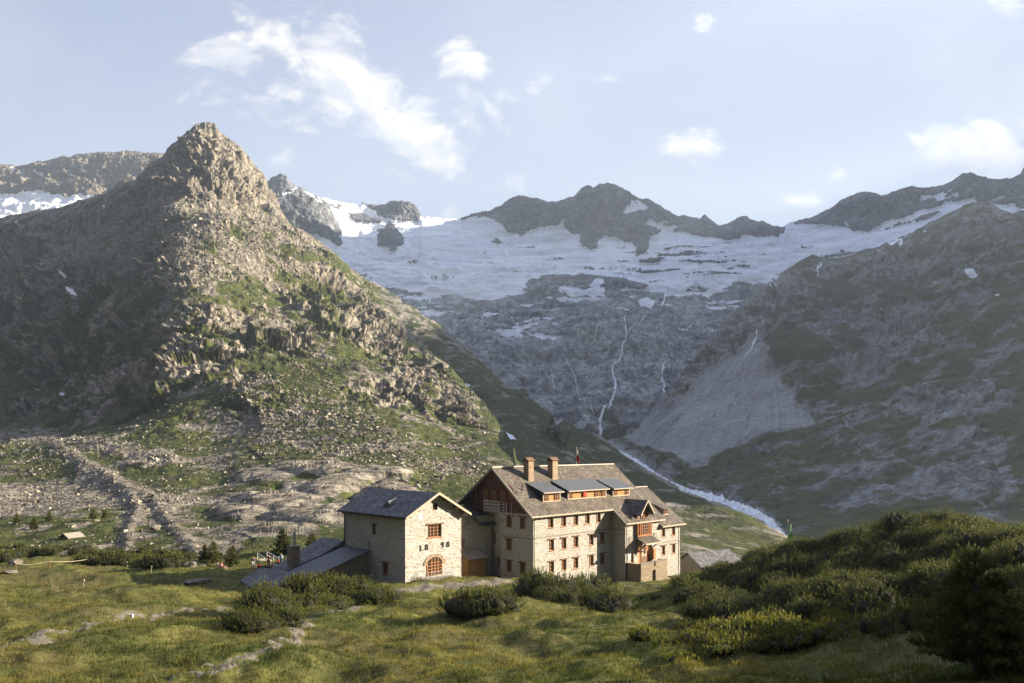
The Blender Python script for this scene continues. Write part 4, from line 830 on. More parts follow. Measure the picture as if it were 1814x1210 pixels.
# wing wall
wh = [(18.43, .32, .9, 2.45), (21.6, 1.72, .15, 3.1)]
mb, _ = wall('b', -2.45, 16.7, 25.2, -5, 7.0, wh, LO, None); mb.poly([(16.7, 0, -5), (16.7, -2.45, -5), (16.7, -2.45, 7.0), (16.7, 0, 9.0)]); mb.build('wing_wall', M['stone'], LO)
MB().box(16.645, 16.7, -2.4, -.06, 5.72, 5.86).build('string_course', M['slate'], LO)
eh = [(26.4, .46, 4.05, 5.3), (29.15, .46, 4.05, 5.3), (26.4, .46, 1.25, 2.65), (29.2, .46, 1.25, 2.65)]
mb, _ = wall('b', -2.40, 25.2, 31.0, -5, 5.75, eh, LO, None); mb.poly([(31, -2.4, -5), (31, 11, -5), (31, 11, 5.9), (31, 4.45, 10.9), (31, -2.4, 5.75)]); mb.build('end_block_wall', M['stone'], LO)
window(LO, 'b', -2.45, 18.43, .32, .9, 2.45, False, 1, 2)
for k, (c, hw, a, b) in enumerate(eh): window(LO, 'b', -2.4, c, hw, a, b, k > 1)
MB().box(25.25, 31.0, -2.46, -2.395, 3.1, 3.2).build('string_course', M['slate'], LO)
er = MB(); er.slab(25.22, 31.7, (-2.95, 5.75), (4.45, 11.25), .2); er.slab(25.22, 31.7, (11.6, 5.95), (4.45, 11.25), .2); er = er.build('end_block_roof', M['shingle'], LO)
MB().box(26.2, 31.72, 4.3, 4.6, 11.24, 11.34).build('ridge_cap', M['ridge'], er); MB().box(25.3, 31.7, -3.09, -2.953, 5.55, 5.73).build('gutter', M['pale_wood'], er)
MB().slab(26.6, 28.2, (-.9, 7.275 + .06), (4.2, 11.064 + .06), .05).build('metal_roof_strip', M['seam'], er)
rafters(er, [25.5 + .8 * k for k in range(8)], -2.9, -2.3, 5.55, .743)
# small dormer low on the end block
dm = MB().prism([(-1.1, 7.0), (-1.1, 8.05), (.6, 8.4), (.6, 7.0)], 28.3, 29.6).build('dormer', M['pale_wood'], LO); MB().slab(28.15, 29.75, (-1.35, 8.06), (1.1, 8.9), .09).build('dormer_roof', M['shingle'], dm); window(dm, 'b', -1.1, 28.95, .5, 7.3, 8.0, False, 2, 2, -.1, name='dormer_window', sill=False)
# shed dormers with standing-seam roofs
def dormer(a0, a1, bf, bt, zt, parts):
    zb = zroof(bf); d = MB(); d.box(a0, a1, bf, bf + .12, zb - .1, zb + .12); d.box(a0, a1, bf, bf + .12, zt - .14, zt)
    d.box(a0, a0 + .14, bf - .003, bf + .117, zb + .12, zt - .14); d.box(a1 - .14, a1, bf - .003, bf + .117, zb + .12, zt - .14); d = d.build('dormer', M['pale_wood'], LO)
    ck = MB()
    for a, b in ((a0 + .02, a0 + .1), (a1 - .1, a1 - .02)): ck.prism([(bf + .12, zb - .1), (bf + .12, zt - .02), (bt + .2, zroof(bt + .2) - .06)], a, b)
    ck.build('cheek', M['dark'], d)
    bb = MB().box(a0 + .14, a1 - .14, bf + .06, bf + .11, zb + .12, zt - .14).build('boarding', M['gold'], d)
    for c, hw in parts: window(d, 'b', bf, c, hw, zb + .14, zt - .16, False, 2, 2, -.05, name='dormer_window', sill=False)
    rt = MB().slab(a0 - .3, a1 + .35, (bf - .42, zt + .02), (bt, zroof(bt) + .04), .09).build('dormer_roof', M['seam'], d)
    MB().box(a0 - .3, a1 + .35, bf - .46, bf - .423, zt - .12, zt + .02).build('fascia', M['pale_wood'], rt)
    for k in range(int((a1 - a0) / .8) + 1): MB().box(a0 + .05 + .8 * k, a0 + .17 + .8 * k, bf - .4, bf, zt - .19, zt - .075).build('rafter_tail', M['wood'], rt)
    return d
dormer(3.32, 6.85, 1.27, 4.4, 11.62, [(4.0, .42), (6.1, .42)])
d2 = dormer(8.54, 17.15, 1.38, 4.5, 11.62, [(9.15, .42), (12.1, .5), (14.9, .42), (16.45, .4)])
MB().bar((16.0, 1.2, 10.6), (16.0, 1.2, 11.4), .05).bar((15.75, 1.2, 11.4), (16.25, 1.2, 11.4), .05).bar((16.0, 1.2, 11.1), (16.25, 1.2, 11.4), .04).build('bracket', M['wood'], d2)
MB().box(11.75, 12.25, 1.20, 1.235, 10.75, 11.45).build('red_curtain', simple('red_cloth', (0.5, 0.03, 0.02), .8, .2, 4), d2)
dormer(18.7, 22.85, 1.35, 4.35, 11.55, [(19.3, .42), (22.2, .42)])
# chimneys
for a, b, w in ((4.35, 5.0, .52), (9.5, 5.15, .55)):
    ch = MB().box(a - w, a + w, b - .5, b + .5, 12.6, 15.75).build('chimney', M['brick'], LO)
    MB().prism([(b - .68, 15.9), (b + .68, 15.9), (b, 16.35)], a - w - .2, a + w + .2).box(a - w - .06, a + w + .06, b - .56, b + .56, 15.755, 15.897).build('chimney_cap', M['wood'], ch)
MB().bar((1.34, 3.3, 11.8), (1.34, 3.3, 12.75), .09).build('vent_pipe', M['iron'], LO)
MB().bar((4.6, 2.6, 11.6), (4.6, 2.6, 12.6), .06).build('vent_pipe', M['steel'], LO)
# balcony and steel stair tower on the gable
bal = MB().box(-1.25, -.13, 5.35, 8.2, 9.0, 9.1).build('balcony', M['steel'], LO); rl = MB()
for b in np.linspace(5.35, 8.15, 8): rl.box(-1.25, -1.2, b, b + .05, 9.1, 10.45)
for z in (9.45, 9.95, 10.42): rl.box(-1.262, -1.203, 5.36, 8.2, z, z + .05)
for b in (5.35, 8.15):
    for z in (9.45, 9.95, 10.42): rl.box(-1.2, -.15, b, b + .04, z, z + .04)
rl.build('railing', M['white'], bal)
ld = MB()
for a in (-1.2, -.3):
    for b in (3.75, 5.2): ld.box(a, a + .05, b, b + .05, 8.3, 10.4)
for z in np.arange(8.4, 10.4, .42): ld.box(-1.19, -1.16, 3.8, 5.2, z, z + .035)
ld.build('escape_ladder', M['white'], LO)
for b in (5.6, 7.9): MB().bar((-.1, b, 7.6), (-1.15, b, 8.99), .05).build('balcony_strut', M['steel'], LO)
# link building between the lodge and the annex
lh = [(-1.45, .92, .85, 2.75), (-4.6, .3, 7.2, 8.3), (-4.6, .3, 4.3, 5.4)]
mb, _ = wall('b', 8.5, -9.5, 1.0, -4, 7.2, lh, LO, None, top=[(-1.85, 7.2), (-9.5, 7.2), (-9.5, 10.3), (-5.0, 9.9)]); mb.build('link_wall', M['stone'], LO)
window(LO, 'b', 8.5, -1.45, .92, .85, 2.75, False, 4, 3); window(LO, 'b', 8.5, -4.6, .3, 7.2, 8.3, False, 1, 3); window(LO, 'b', 8.5, -4.6, .3, 4.3, 5.4, False, 1, 3)
lr = MB(); lr.hexa([(-1.9, 8.05, 7.03), (1.0, 8.05, 7.03), (1.0, 12.5, 9.2), (-1.9, 12.5, 9.2), (-1.9, 8.05, 7.2), (1.0, 8.05, 7.2), (1.0, 12.5, 9.4), (-1.9, 12.5, 9.4)])
lr.slab(8.0, 13.6, (-1.87, 7.22), (-6.4, 10.6), .18, 'a'); lr.build('link_roof', M['shingle_dark'], LO)
MB().box(-1.9, .9, 7.92, 8.046, 6.98, 7.12).build('gutter', M['iron'], LO)
MB().bar((.35, 8.2, 7.1), (.35, 8.25, -.6), .07).build('downpipe', M['iron'], LO)
pb = MB().box(-5.6, -2.5, 6.5, 8.48, -.8, 2.95).build('entrance_hut', M['gold'], LO); MB().slab(-5.9, -2.25, (6.1, 3.0), (8.49, 3.85), .1).build('entrance_hut_roof', M['grey_wood'], pb)
# gabled oriel over the entrance
AO, HO = 21.0, 1.72
MB().prism([(AO - 1.45, 6.7), (AO + 1.45, 6.7), (AO + 1.45, 8.0), (AO, 9.75), (AO - 1.45, 8.0)], -2.52, -1.9, 'b').build('oriel_gable', M['wood'], LO)
go = MB(); go.hexa([(AO - HO, -3.3, 7.68), (AO, -3.3, 9.78), (AO, 1.1, 9.78), (AO - HO, -1.0, 7.68), (AO - HO, -3.3, 7.86), (AO, -3.3, 9.96), (AO, 1.1, 9.96), (AO - HO, -1.0, 7.86)])
go.hexa([(AO, -3.3, 9.78), (AO + HO, -3.3, 7.68), (AO + HO, -1.0, 7.68), (AO, 1.1, 9.78), (AO, -3.3, 9.96), (AO + HO, -3.3, 7.86), (AO + HO, -1.0, 7.86), (AO, 1.1, 9.96)])
go = go.build('oriel_roof', M['shingle_dark'], LO)
bg_ = MB()
for s_ in (-1, 1): bg_.hexa([(AO + s_ * HO, -3.42, 7.62), (AO, -3.42, 9.74), (AO, -3.303, 9.74), (AO + s_ * HO, -3.303, 7.62), (AO + s_ * HO, -3.42, 7.9), (AO, -3.42, 10.0), (AO, -3.303, 10.0), (AO + s_ * HO, -3.303, 7.9)])
bg_.build('verge_board', M['pale_wood'], go)
orr = MB().box(19.15, 22.7, -2.95, -2.453, 4.62, 4.8).box(19.15, 22.7, -2.9, -2.453, 6.62, 6.78); 
for a in (19.2, 19.75, 20.15, 21.9, 22.25, 22.6): orr.box(a - .07, a + .07, -2.92, -2.48, 4.8, 6.62)
orr = orr.build('oriel_bay', M['frame'], LO)
bk_ = MB().box(19.2, 22.6, -2.6, -2.46, 4.8, 6.62).build('bay_boarding', M['frame'], orr)
window(orr, 'b', -2.9, 21.03, .85, 4.82, 6.6, False, 3, 4, -.02, name='window', sill=False); window(LO, 'b', -2.52, 20.9, .5, 6.95, 7.75, False, 2, 2, -.12, sill=False)
window(orr, 'b', -2.7, 19.97, .16, 4.85, 6.58, False, 1, 5, -.0, name='window', sill=False); window(orr, 'b', -2.7, 22.08, .14, 4.85, 6.58, False, 1, 5, -.0, name='window', sill=False)
for a, z0, z1, w in ((18.0, 3.4, 4.75, .42), (24.1, 3.75, 4.85, .4)): MB().box(a - w, a + w, -2.53, -2.455, z0, z1).build('shutter', M['grey_wood'], LO)
cn = MB(); cn.hexa([(18.7, -4.6, 3.62), (22.55, -4.6, 3.7), (22.85, -2.46, 4.55), (19.1, -2.46, 4.5), (18.7, -4.6, 3.76), (22.55, -4.6, 3.84), (22.85, -2.46, 4.69), (19.1, -2.46, 4.64)]); cn = cn.build('porch_canopy', M['shingle'], LO)
MB().box(18.65, 22.6, -4.72, -4.603, 3.6, 3.82).build('fascia', M['pale_wood'], cn)
for a in (19.3, 22.3): MB().bar((a, -2.5, 2.2), (a, -4.1, 3.55), .09).bar((a, -2.56, 2.0), (a, -2.56, 4.2), .09).bar((a, -2.5, 3.5), (a, -4.5, 3.5), .08).build('bracket', M['wood'], cn)
# entrance: doors, terrace, steps
MB().box(19.88, 23.32, -2.12, -2.05, .15, 3.1).build('porch_panelling', M['frame'], LO)
dr = MB().box(20.95, 22.35, -2.2, -2.13, .2, 2.85).build('door', M['wood'], LO)
for a in (21.25, 21.95): MB().box(a - .22, a + .22, -2.235, -2.205, 1.5, 2.4).build('pane', simple('pale_curtained_glass', (0.55, 0.45, 0.30), .3, .1, 5), dr)
MB().bar((21.6, -2.3, 1.3), (21.6, -2.21, 1.3), .03).build('handle', M['iron'], dr)
MB().box(23.33, 23.85, -2.75, -2.453, .9, 2.5).build('notice_case', M['frame'], LO)
te = MB(); te.box(16.95, 20.1, -5.05, -4.7, -4.2, 1.05); te.box(16.95, 17.25, -4.7, -2.45, -4.2, 1.05); te.box(17.25, 22.4, -4.7, -2.45, -4.2, .15); te.build('terrace_wall', M['stone3'], LO)
MB().box(16.85, 20.2, -5.15, -4.62, 1.053, 1.16).build('coping', M['slate'], LO)
MB().box(22.4, 25.4, -3.75, -3.45, -4.2, .78).box(25.1, 25.4, -3.45, -2.5, -4.2, .78).build('stair_wall', M['stone3'], LO); MB().box(22.3, 25.5, -3.84, -3.36, .783, .88).build('coping', M['slate'], LO)
for k in range(9): MB().box(20.15 + .55 * k, 20.7 + .55 * k, -5.0, -3.75, -4.4, .0 - .26 * k).build('step', M['slate'], LO)
MB().hexa([(20.12, -5.35, -4.4), (25.3, -5.35, -4.4), (25.3, -5.02, -4.4), (20.12, -5.02, -4.4), (20.12, -5.35, .0), (25.3, -5.35, -2.5), (25.3, -5.02, -2.5), (20.12, -5.02, .0)]).build('stair_cheek', M['stone3'], LO)
for a, b, z in ((16.85, -2.62, 7.0), (30.8, -2.58, 5.5)): MB().bar((a, b, z), (a, b, -3.2), .065).bar((a, b, z), (a, b - .35, z + .12), .06).build('downpipe', M['pipe'], LO)
MB().bar((.16, -.12, 8.9), (.16, -.1, -1.5), .05).build('downpipe', M['pipe'], LO)
MB().box(17.35, 17.8, -2.53, -2.453, 1.4, 2.2).build('notice_board', M['plaster'], LO)

# ---- the 1898 annex
AN = empty('stone_annex', (-12.34, 87.98, -15.6), ROT, 0.937)
tag(AN, 'two-storey stone annex with grey shingle roof, arched doorway and iron date 1898 on its gable', 'stone building')
AW, AD = 9.2, 13.75; az = lambda a: 10.74 - abs(4.6 - a) * .552
ah = [(4.63, 1.12, 5.0, 6.65), (4.6, 1.25, 0.15, 1.5)]
mb, Fn = wall('b', 0, 0, AW, -3, 7.95, ah, AN, None)
# gable triangle with the attic opening
mb.poly([(0, 0, 7.95), (4.3, 0, 7.95), (4.3, 0, 10.35), (0, 0, 7.97)]); mb.poly([(5.1, 0, 7.95), (AW, 0, 7.95), (AW, 0, 7.97), (5.1, 0, 10.3)]); mb.poly([(4.3, 0, 7.95), (5.1, 0, 7.95), (5.1, 0, 8.45), (4.3, 0, 8.45)]); mb.poly([(4.3, 0, 9.4), (5.1, 0, 9.4), (5.1, 0, 10.3), (4.6, 0, 10.5), (4.3, 0, 10.35)])
m2, _ = wall('a', 0, 0, AD, -3, 7.97, [(6.79, .42, 5.1, 6.5), (9.5, .56, .05, 1.65), (4.26, .56, .2, 1.8)], AN, None); merge(mb, m2)
mb.poly([(AW, 0, -3), (AW, AD, -3), (AW, AD, 7.97), (AW, 0, 7.97)])
aw = mb.build('wall', M['stone2'], AN)
window(AN, 'b', 0, 4.63, 1.12, 5.0, 6.65, True, 4, 4, .18); window(AN, 'b', 0, 4.7, .4, 8.45, 9.4, False, 1, 1, .2, sill=False)
window(AN, 'a', 0, 6.79, .42, 5.1, 6.5, True, 1, 1, .12, sill=False); window(AN, 'a', 0, 9.5, .56, .05, 1.65, True, 2, 3); window(AN, 'a', 0, 4.26, .56, .2, 1.8, True, 2, 3)
# arched doorway: opening head, voussoirs, glazed leaf
arc = [(4.6 + 1.25 * math.cos(t), 1.5 + .95 * math.sin(t)) for t in np.linspace(0, math.pi, 13)]
MB().prism([(3.35, .16)] + [(x, z) for x, z in arc[::-1]] + [(5.85, .16)], -.03, .05, 'b').build('door', M['glass'], AN)
vs_ = MB()
for k in range(14):
    t0, t1 = math.pi * k / 14 + .012, math.pi * (k + 1) / 14 - .012; q = lambda r, t: (4.6 + r * math.cos(t), 1.5 + r * .78 * math.sin(t) + .0)
    vs_.prism([q(1.27, t0), q(1.78, t0), q(1.78, t1), q(1.27, t1)], -.09, .1, 'b')
vs_.build('arch_stones', M['brick'], AN)
df = MB()
for x in (3.42, 4.1, 4.6, 5.1, 5.78): df.box(x - .06, x + .06, -.09, -.035, .16, 1.5 + .9 * math.sqrt(max(0, 1 - ((x - 4.6) / 1.25) ** 2)))
for z in (.2, .6, 1.0, 1.4, 1.8): df.box(3.42, 5.78, -.085, -.033, z - .04, z + .04) if z < 1.6 else df.box(3.75, 5.45, -.085, -.033, z - .04, z + .04)
df.build('door_frame', M['frame'], AN)
rl = MB()
rp = [(2.3, 0), (2.3, -1.1), (3.0, -1.35), (4.6, -1.5), (6.2, -1.35), (6.9, -1.1), (6.9, 0)]
for (x0, y0), (x1, y1) in zip(rp[:-1], rp[1:]):
    n = max(2, int(math.hypot(x1 - x0, y1 - y0) / .28))
    for k in range(n): t = k / n; x, y = x0 + (x1 - x0) * t, y0 + (y1 - y0) * t; rl.bar((x, y, -.6), (x, y, .95), .022, 4)
    for z in (.2, .93): rl.bar((x0, y0, z), (x1, y1, z), .028, 4)
rl.build('railing', M['steel'], AN)
MB().box(2.2, 7.0, -1.6, -.01, -2.5, -.05).build('doorstep', M['slate'], AN)
for x, z in ((2.35, 7.7), (6.99, 7.98)): MB().bar((x, -.03, z), (x, .02, z), .36, 14).build('sundial_disc', M['plaster'], AN)
for ch_, x, z in (('1', 2.35, 3.45), ('8', 3.3, 3.5), ('9', 5.9, 3.55), ('8', 6.81, 3.55)):
    cu = bpy.data.curves.new('numeral', 'FONT'); cu.body = ch_; cu.size = 1.05; cu.extrude = .03; cu.align_x = 'CENTER'; cu.materials.append(M['iron']); cu.offset = 0.012
    tmp = link(bpy.data.objects.new('numeral_curve', cu)); bpy.context.view_layer.update(); me_ = bpy.data.meshes.new_from_object(tmp.evaluated_get(bpy.context.evaluated_depsgraph_get())); bpy.data.objects.remove(tmp)
    t_ = link(bpy.data.objects.new('numeral', me_), AN); t_.location = (x, -.06, z); t_.rotation_euler = (R(90), 0, 0)
ar = MB(); ar.slab(-.9, AD + .95, (-.55, az(-.55)), (4.6, 10.74), .2, 'a'); ar.slab(-.9, AD + .95, (AW + .75, az(AW + .75)), (4.6, 10.74), .2, 'a'); ar = ar.build('roof', M['shingle_dark'], AN)
for s_, e in ((-1, -.6), (1, AW + .8)): MB().slab(-1.02, -.903, (e, az(e) + .05), (4.6, 10.8), .32, 'a').build('verge_board', M['pale_wood'], ar)
MB().box(-.72, -.553, -.95, AD + .95, az(-.55) - .2, az(-.55) - .03).build('gutter', M['iron'], ar)
for k in range(15): MB().box(-.5, .0, .15 + .95 * k, .3 + .95 * k, 7.52, 7.68).build('rafter_tail', M['wood'], ar)
for x, z in ((1.5, 8.5), (7.7, 8.5), (3.3, 9.55), (5.9, 9.6), (4.6, 10.3), (.2, 7.75), (9.0, 7.75)): MB().box(x - .1, x + .1, -.85, .05, z, z + .2).build('purlin_end', M['wood'], ar)
# triangular roof vent
vx, vy = 2.05, 5.3
MB().poly([(vx - 1.2, vy - .9, az(vx - 1.2) + .02), (vx - .9, vy, az(vx - 1.0) + .75), (vx + 1.3, vy, az(vx + 1.3) + .02)]).poly([(vx - 1.2, vy + .9, az(vx - 1.2) + .02), (vx + 1.3, vy, az(vx + 1.3) + .02), (vx - .9, vy, az(vx - 1.0) + .75)]).poly([(vx - 1.1, vy - .8, az(vx - 1.1) + .02), (vx - 1.1, vy + .8, az(vx - 1.1) + .02), (vx - .95, vy, az(vx - 1.0) + .7)]).build('roof_vent', M['shingle_dark'], ar)
MB().bar((-.1, 7.9, -1), (-.1, 7.9, 4.3), .09, 8).build('flue_pipe', M['steel'], AN)
MB().bar((-.12, AD - .1, 7.4), (-.12, AD - .1, -1), .06).bar((-.12, AD - .1, 7.4), (-.6, AD - .1, 7.7), .05).build('downpipe', M['iron'], AN)
MB().bar((AW + .1, -.1, 7.4), (AW + .1, -.1, -.5), .05).build('downpipe', M['pipe'], AN)

# ---- sheds against the annex
S1 = empty('lean_to_shed', (-12.34, 87.98, -15.6), ROT, 0.937); tag(S1, 'low lean-to shed with a grey corrugated metal roof falling away from the annex', 'shed')
MB().slab(7.4, 13.6, (-9.0, .45), (-.14, 3.1), .12, 'a').build('roof', M['corr'], S1); MB().slab(13.605, 13.75, (-9.05, .52), (-.14, 3.2), .3, 'a').build('verge_board', M['iron'], S1); MB().prism([(-8.7, -3), (-.16, -3), (-.16, 2.9), (-8.7, .3)], 7.8, 13.3, 'b').build('wall', M['grey_wood'], S1)
S2 = empty('kitchen_wing', (-12.34, 87.98, -15.6), ROT, 0.937); tag(S2, 'low wing behind the annex, dark shingle roof, stone chimney with steel flue', 'shed')
MB().slab(13.8, 19.6, (-8.6, -.15), (0, 3.75), .16, 'a').slab(13.8, 19.6, (6, 1.2), (0, 3.75), .16, 'a').build('roof', M['shingle_dark'], S2); MB().prism([(-8.3, -3.5), (5.6, -3.5), (5.6, 1.1), (0, 3.5), (-8.3, -.3)], 13.9, 19.3, 'b').build('wall', M['stone'], S2)
c2 = MB().box(-6.95, -5.75, 15.5, 16.7, -1.2, 3.35).build('chimney', M['stone3'], S2); MB().box(-7.02, -5.68, 15.43, 16.77, 3.353, 3.45).build('chimney_cap', M['slate'], c2); MB().bar((-6.2, 16.1, 3.4), (-6.2, 16.1, 5.3), .16, 8).build('flue', M['steel'], c2)
q = [P3(*t) for t in ((462,1005,94.6), (520,1013,90.4), (503,1046,85.3), (448,1042,88), (425,1028,91.8))]
S3 = empty('low_store', tuple(q[3] - np.array([0, 0, 2.5])), 0); tag(S3, 'lowest shed left of the annex, flat dark roof behind pine scrub', 'shed')
rel = [tuple(p - np.array(S3.location)) for p in q]; mb = MB(); lo_ = [(x, y, z - .2) for x, y, z in rel]; mb.poly(rel); mb.poly(lo_[::-1])
for k in range(5): mb.poly([lo_[k], lo_[(k + 1) % 5], rel[(k + 1) % 5], rel[k]])
mb.build('roof', M['shingle_dark'], S3); cxy = np.mean(rel, 0); mb = MB(); up_ = [tuple(cxy + (np.array(p) - cxy) * .92 + np.array([0, 0, -.24])) for p in rel]; dn = [(x, y, -3) for x, y, z in up_]
for k in range(5): mb.poly([dn[k], dn[(k + 1) % 5], up_[(k + 1) % 5], up_[k]])
mb.build('wall', M['grey_wood'], S3)
# ---- small shed right of the lodge
SR = empty('right_shed', (0, 0, 0)); SR.name = 'small_shed'; p0, p1 = P3(1217, 979, 128), P3(1291, 977, 133); SR.location = (p0[0], p0[1], -24)
tag(SR, 'small shed with grey shingle roof right of the lodge, half hidden by scrub', 'shed'); L_ = float(np.linalg.norm((p1 - p0)[:2])); SR.rotation_euler.z = math.atan2(p1[1] - p0[1], p1[0] - p0[0]); zt = p0[2] + 24
MB().slab(0, L_, (-3.2, zt - 2.0), (0, zt), .15).slab(0, L_, (3.2, zt - 2.0), (0, zt), .15).build('roof', M['shingle_dark'], SR); MB().prism([(-2.8, -3), (2.8, -3), (2.8, zt - 2), (0, zt - .25), (-2.8, zt - 2)], .3, L_ - .3).build('wall', M['grey_wood'], SR)
# ---- flags
def flag(name, base, h, top, col1, col2, label, w=.5, drop=2.0):
    r = empty(name, base); tag(r, label, 'flag'); MB().bar((0, 0, 0), (0, 0, h), .06, 8, .035).build('pole', M['white'], r)
    nx, nz = 7, 12; v = []; 
    for j in range(nz):
        for i in range(nx): t = i / (nx - 1); z = h - .1 - drop * j / (nz - 1) - .55 * t * (1 - .3 * j / nz); x = .05 + w * t * (.55 + .45 * j / nz); v.append((x, .14 * math.sin(t * 9 + j * .35), z))
    f = grid_faces(nz, nx); half = len(f) // 2
    m, g, b = new_mat(name + '_cloth'); z_ = g.sep(g.tex('Generated'))[2]; g.set(b.inputs['Base Color'], g.mix(g.ramp(z_, .47, .53), col1, g.mix(g.ramp(z_, .86, .9), col2, col1 if name != 'banner' else (.35, .07, .03)))); np_mesh('cloth', v, f, m, r)
fp = P3(1021, 850, 118.5); flag('roof_flag', (fp[0], fp[1], -3.4), 3.2, 0, (0.55, 0.02, 0.02), (0.75, 0.72, 0.7), 'small red and white flag behind the lodge roof ridge', .45, 1.9)
fg = P3(1396, 920, 78); flag('banner', (fg[0], fg[1], fg[2] - 5.2), 5.2, 0, (0.14, 0.60, 0.09), (0.60, 0.80, 0.52), 'hanging green and white flag above the right pine scrub', .6, 2.6)

# ================================================================ VEGETATION
def mat_leaf(name, dark, light, tip, trans=0.35):
    m = bpy.data.materials.new(name); m.use_nodes = True; g = NT(m.node_tree); b = g.n['Principled BSDF']; out = g.n['Material Output']
    mk = g.attr('mask'); sp = g.n.new('ShaderNodeSeparateColor'); g.set(sp.inputs[0], mk)
    col = g.mix(sp.outputs[0], dark, light); col = g.mix(sp.outputs[1], col, tip); r = g.rnd()
    col = g.vmul(col, g.math('ADD', 0.72, g.math('MULTIPLY', r, 0.6)))
    g.set(b.inputs['Base Color'], col); b.inputs['Roughness'].default_value = 0.6; b.inputs['Specular IOR Level'].default_value = 0.2
    t = g.n.new('ShaderNodeBsdfTranslucent'); g.set(t.inputs[0], g.vmul(col, (1.2, 1.25, .8))); mx = g.n.new('ShaderNodeMixShader'); mx.inputs[0].default_value = trans
    g.l.new(b.outputs[0], mx.inputs[1]); g.l.new(t.outputs[0], mx.inputs[2]); g.l.new(mx.outputs[0], out.inputs[0]); return m
M['pine'] = mat_leaf('pine_needles', (0.0208, 0.0304, 0.0088), (0.0880, 0.0976, 0.0224), (0.1840, 0.1720, 0.0480), .3)
M['rose'] = mat_leaf('low_shrub_leaves', (0.0382, 0.0595, 0.0127), (0.1360, 0.1530, 0.0255), (0.2550, 0.1190, 0.0425), .35)
M['grass'] = mat_leaf('grass_blades', (0.0378, 0.0571, 0.0101), (0.1470, 0.1327, 0.0319), (0.2856, 0.2226, 0.0882), .45)
M['core'] = simple('dark_twigs', (0.020, 0.020, 0.010), .95, .4, 5); M['bark'] = simple('brown_bark', (0.09, 0.065, 0.045), .9, .3, 9, bump=.02)

def needles(P, Dn, L, nn, nl, nw, seed):
    """P (n,3) shoot bases, Dn directions, L lengths -> triangle soup of needles"""
    rg = np.random.default_rng(seed); n = len(P); t = np.tile(np.linspace(0.0, 1.0, nn), (n, 1)); ph = rg.uniform(0, 6.28, (n, 1)) + np.arange(nn) * 2.4 + rg.normal(0, .3, (n, nn))
    up = np.where(np.abs(Dn[:, 2:3]) < .9, np.array([[0., 0., 1.]]), np.array([[1., 0., 0.]])); X = np.cross(Dn, up); X /= np.linalg.norm(X, axis=1)[:, None]; Y = np.cross(Dn, X)
    rad = X[:, None] * np.cos(ph)[..., None] + Y[:, None] * np.sin(ph)[..., None]
    base = P[:, None] + Dn[:, None] * (t * L[:, None])[..., None]
    dirs = Dn[:, None] * .95 + rad * rg.uniform(.3, .7, (n, nn, 1)); dirs /= np.linalg.norm(dirs, axis=-1)[..., None]
    tip = base + dirs * (nl * rg.uniform(.7, 1.25, (n, nn, 1))); side = np.cross(dirs, rad) ; side /= np.linalg.norm(side, axis=-1)[..., None] + 1e-9
    a = base - side * nw * .5; b = base + side * nw * .5; mid = base * .45 + tip * .55
    V = np.stack([a, b, tip], 2)          # n, nn, 3, 3
    c = np.clip(rg.normal(.45, .25, (n, 1)) + t * .35, 0, 1); tipm = np.clip((t - .55) * 1.2, 0, 1) * rg.uniform(0, 1, (n, 1))
    mk = np.stack([c, tipm, 0 * c, 0 * c], -1)[:, :, None].repeat(3, 2)
    return V.reshape(-1, 3), mk.reshape(-1, 4)
def lobes_shape(rg, rx, ry, h, k):
    return [(rg.uniform(-1, 1) * rx * .62, rg.uniform(-1, 1) * ry * .62, h * rg.uniform(.05, .3), rx * rg.uniform(.35, .62), ry * rg.uniform(.35, .62), h * rg.uniform(.5, .78)) for _ in range(k)]
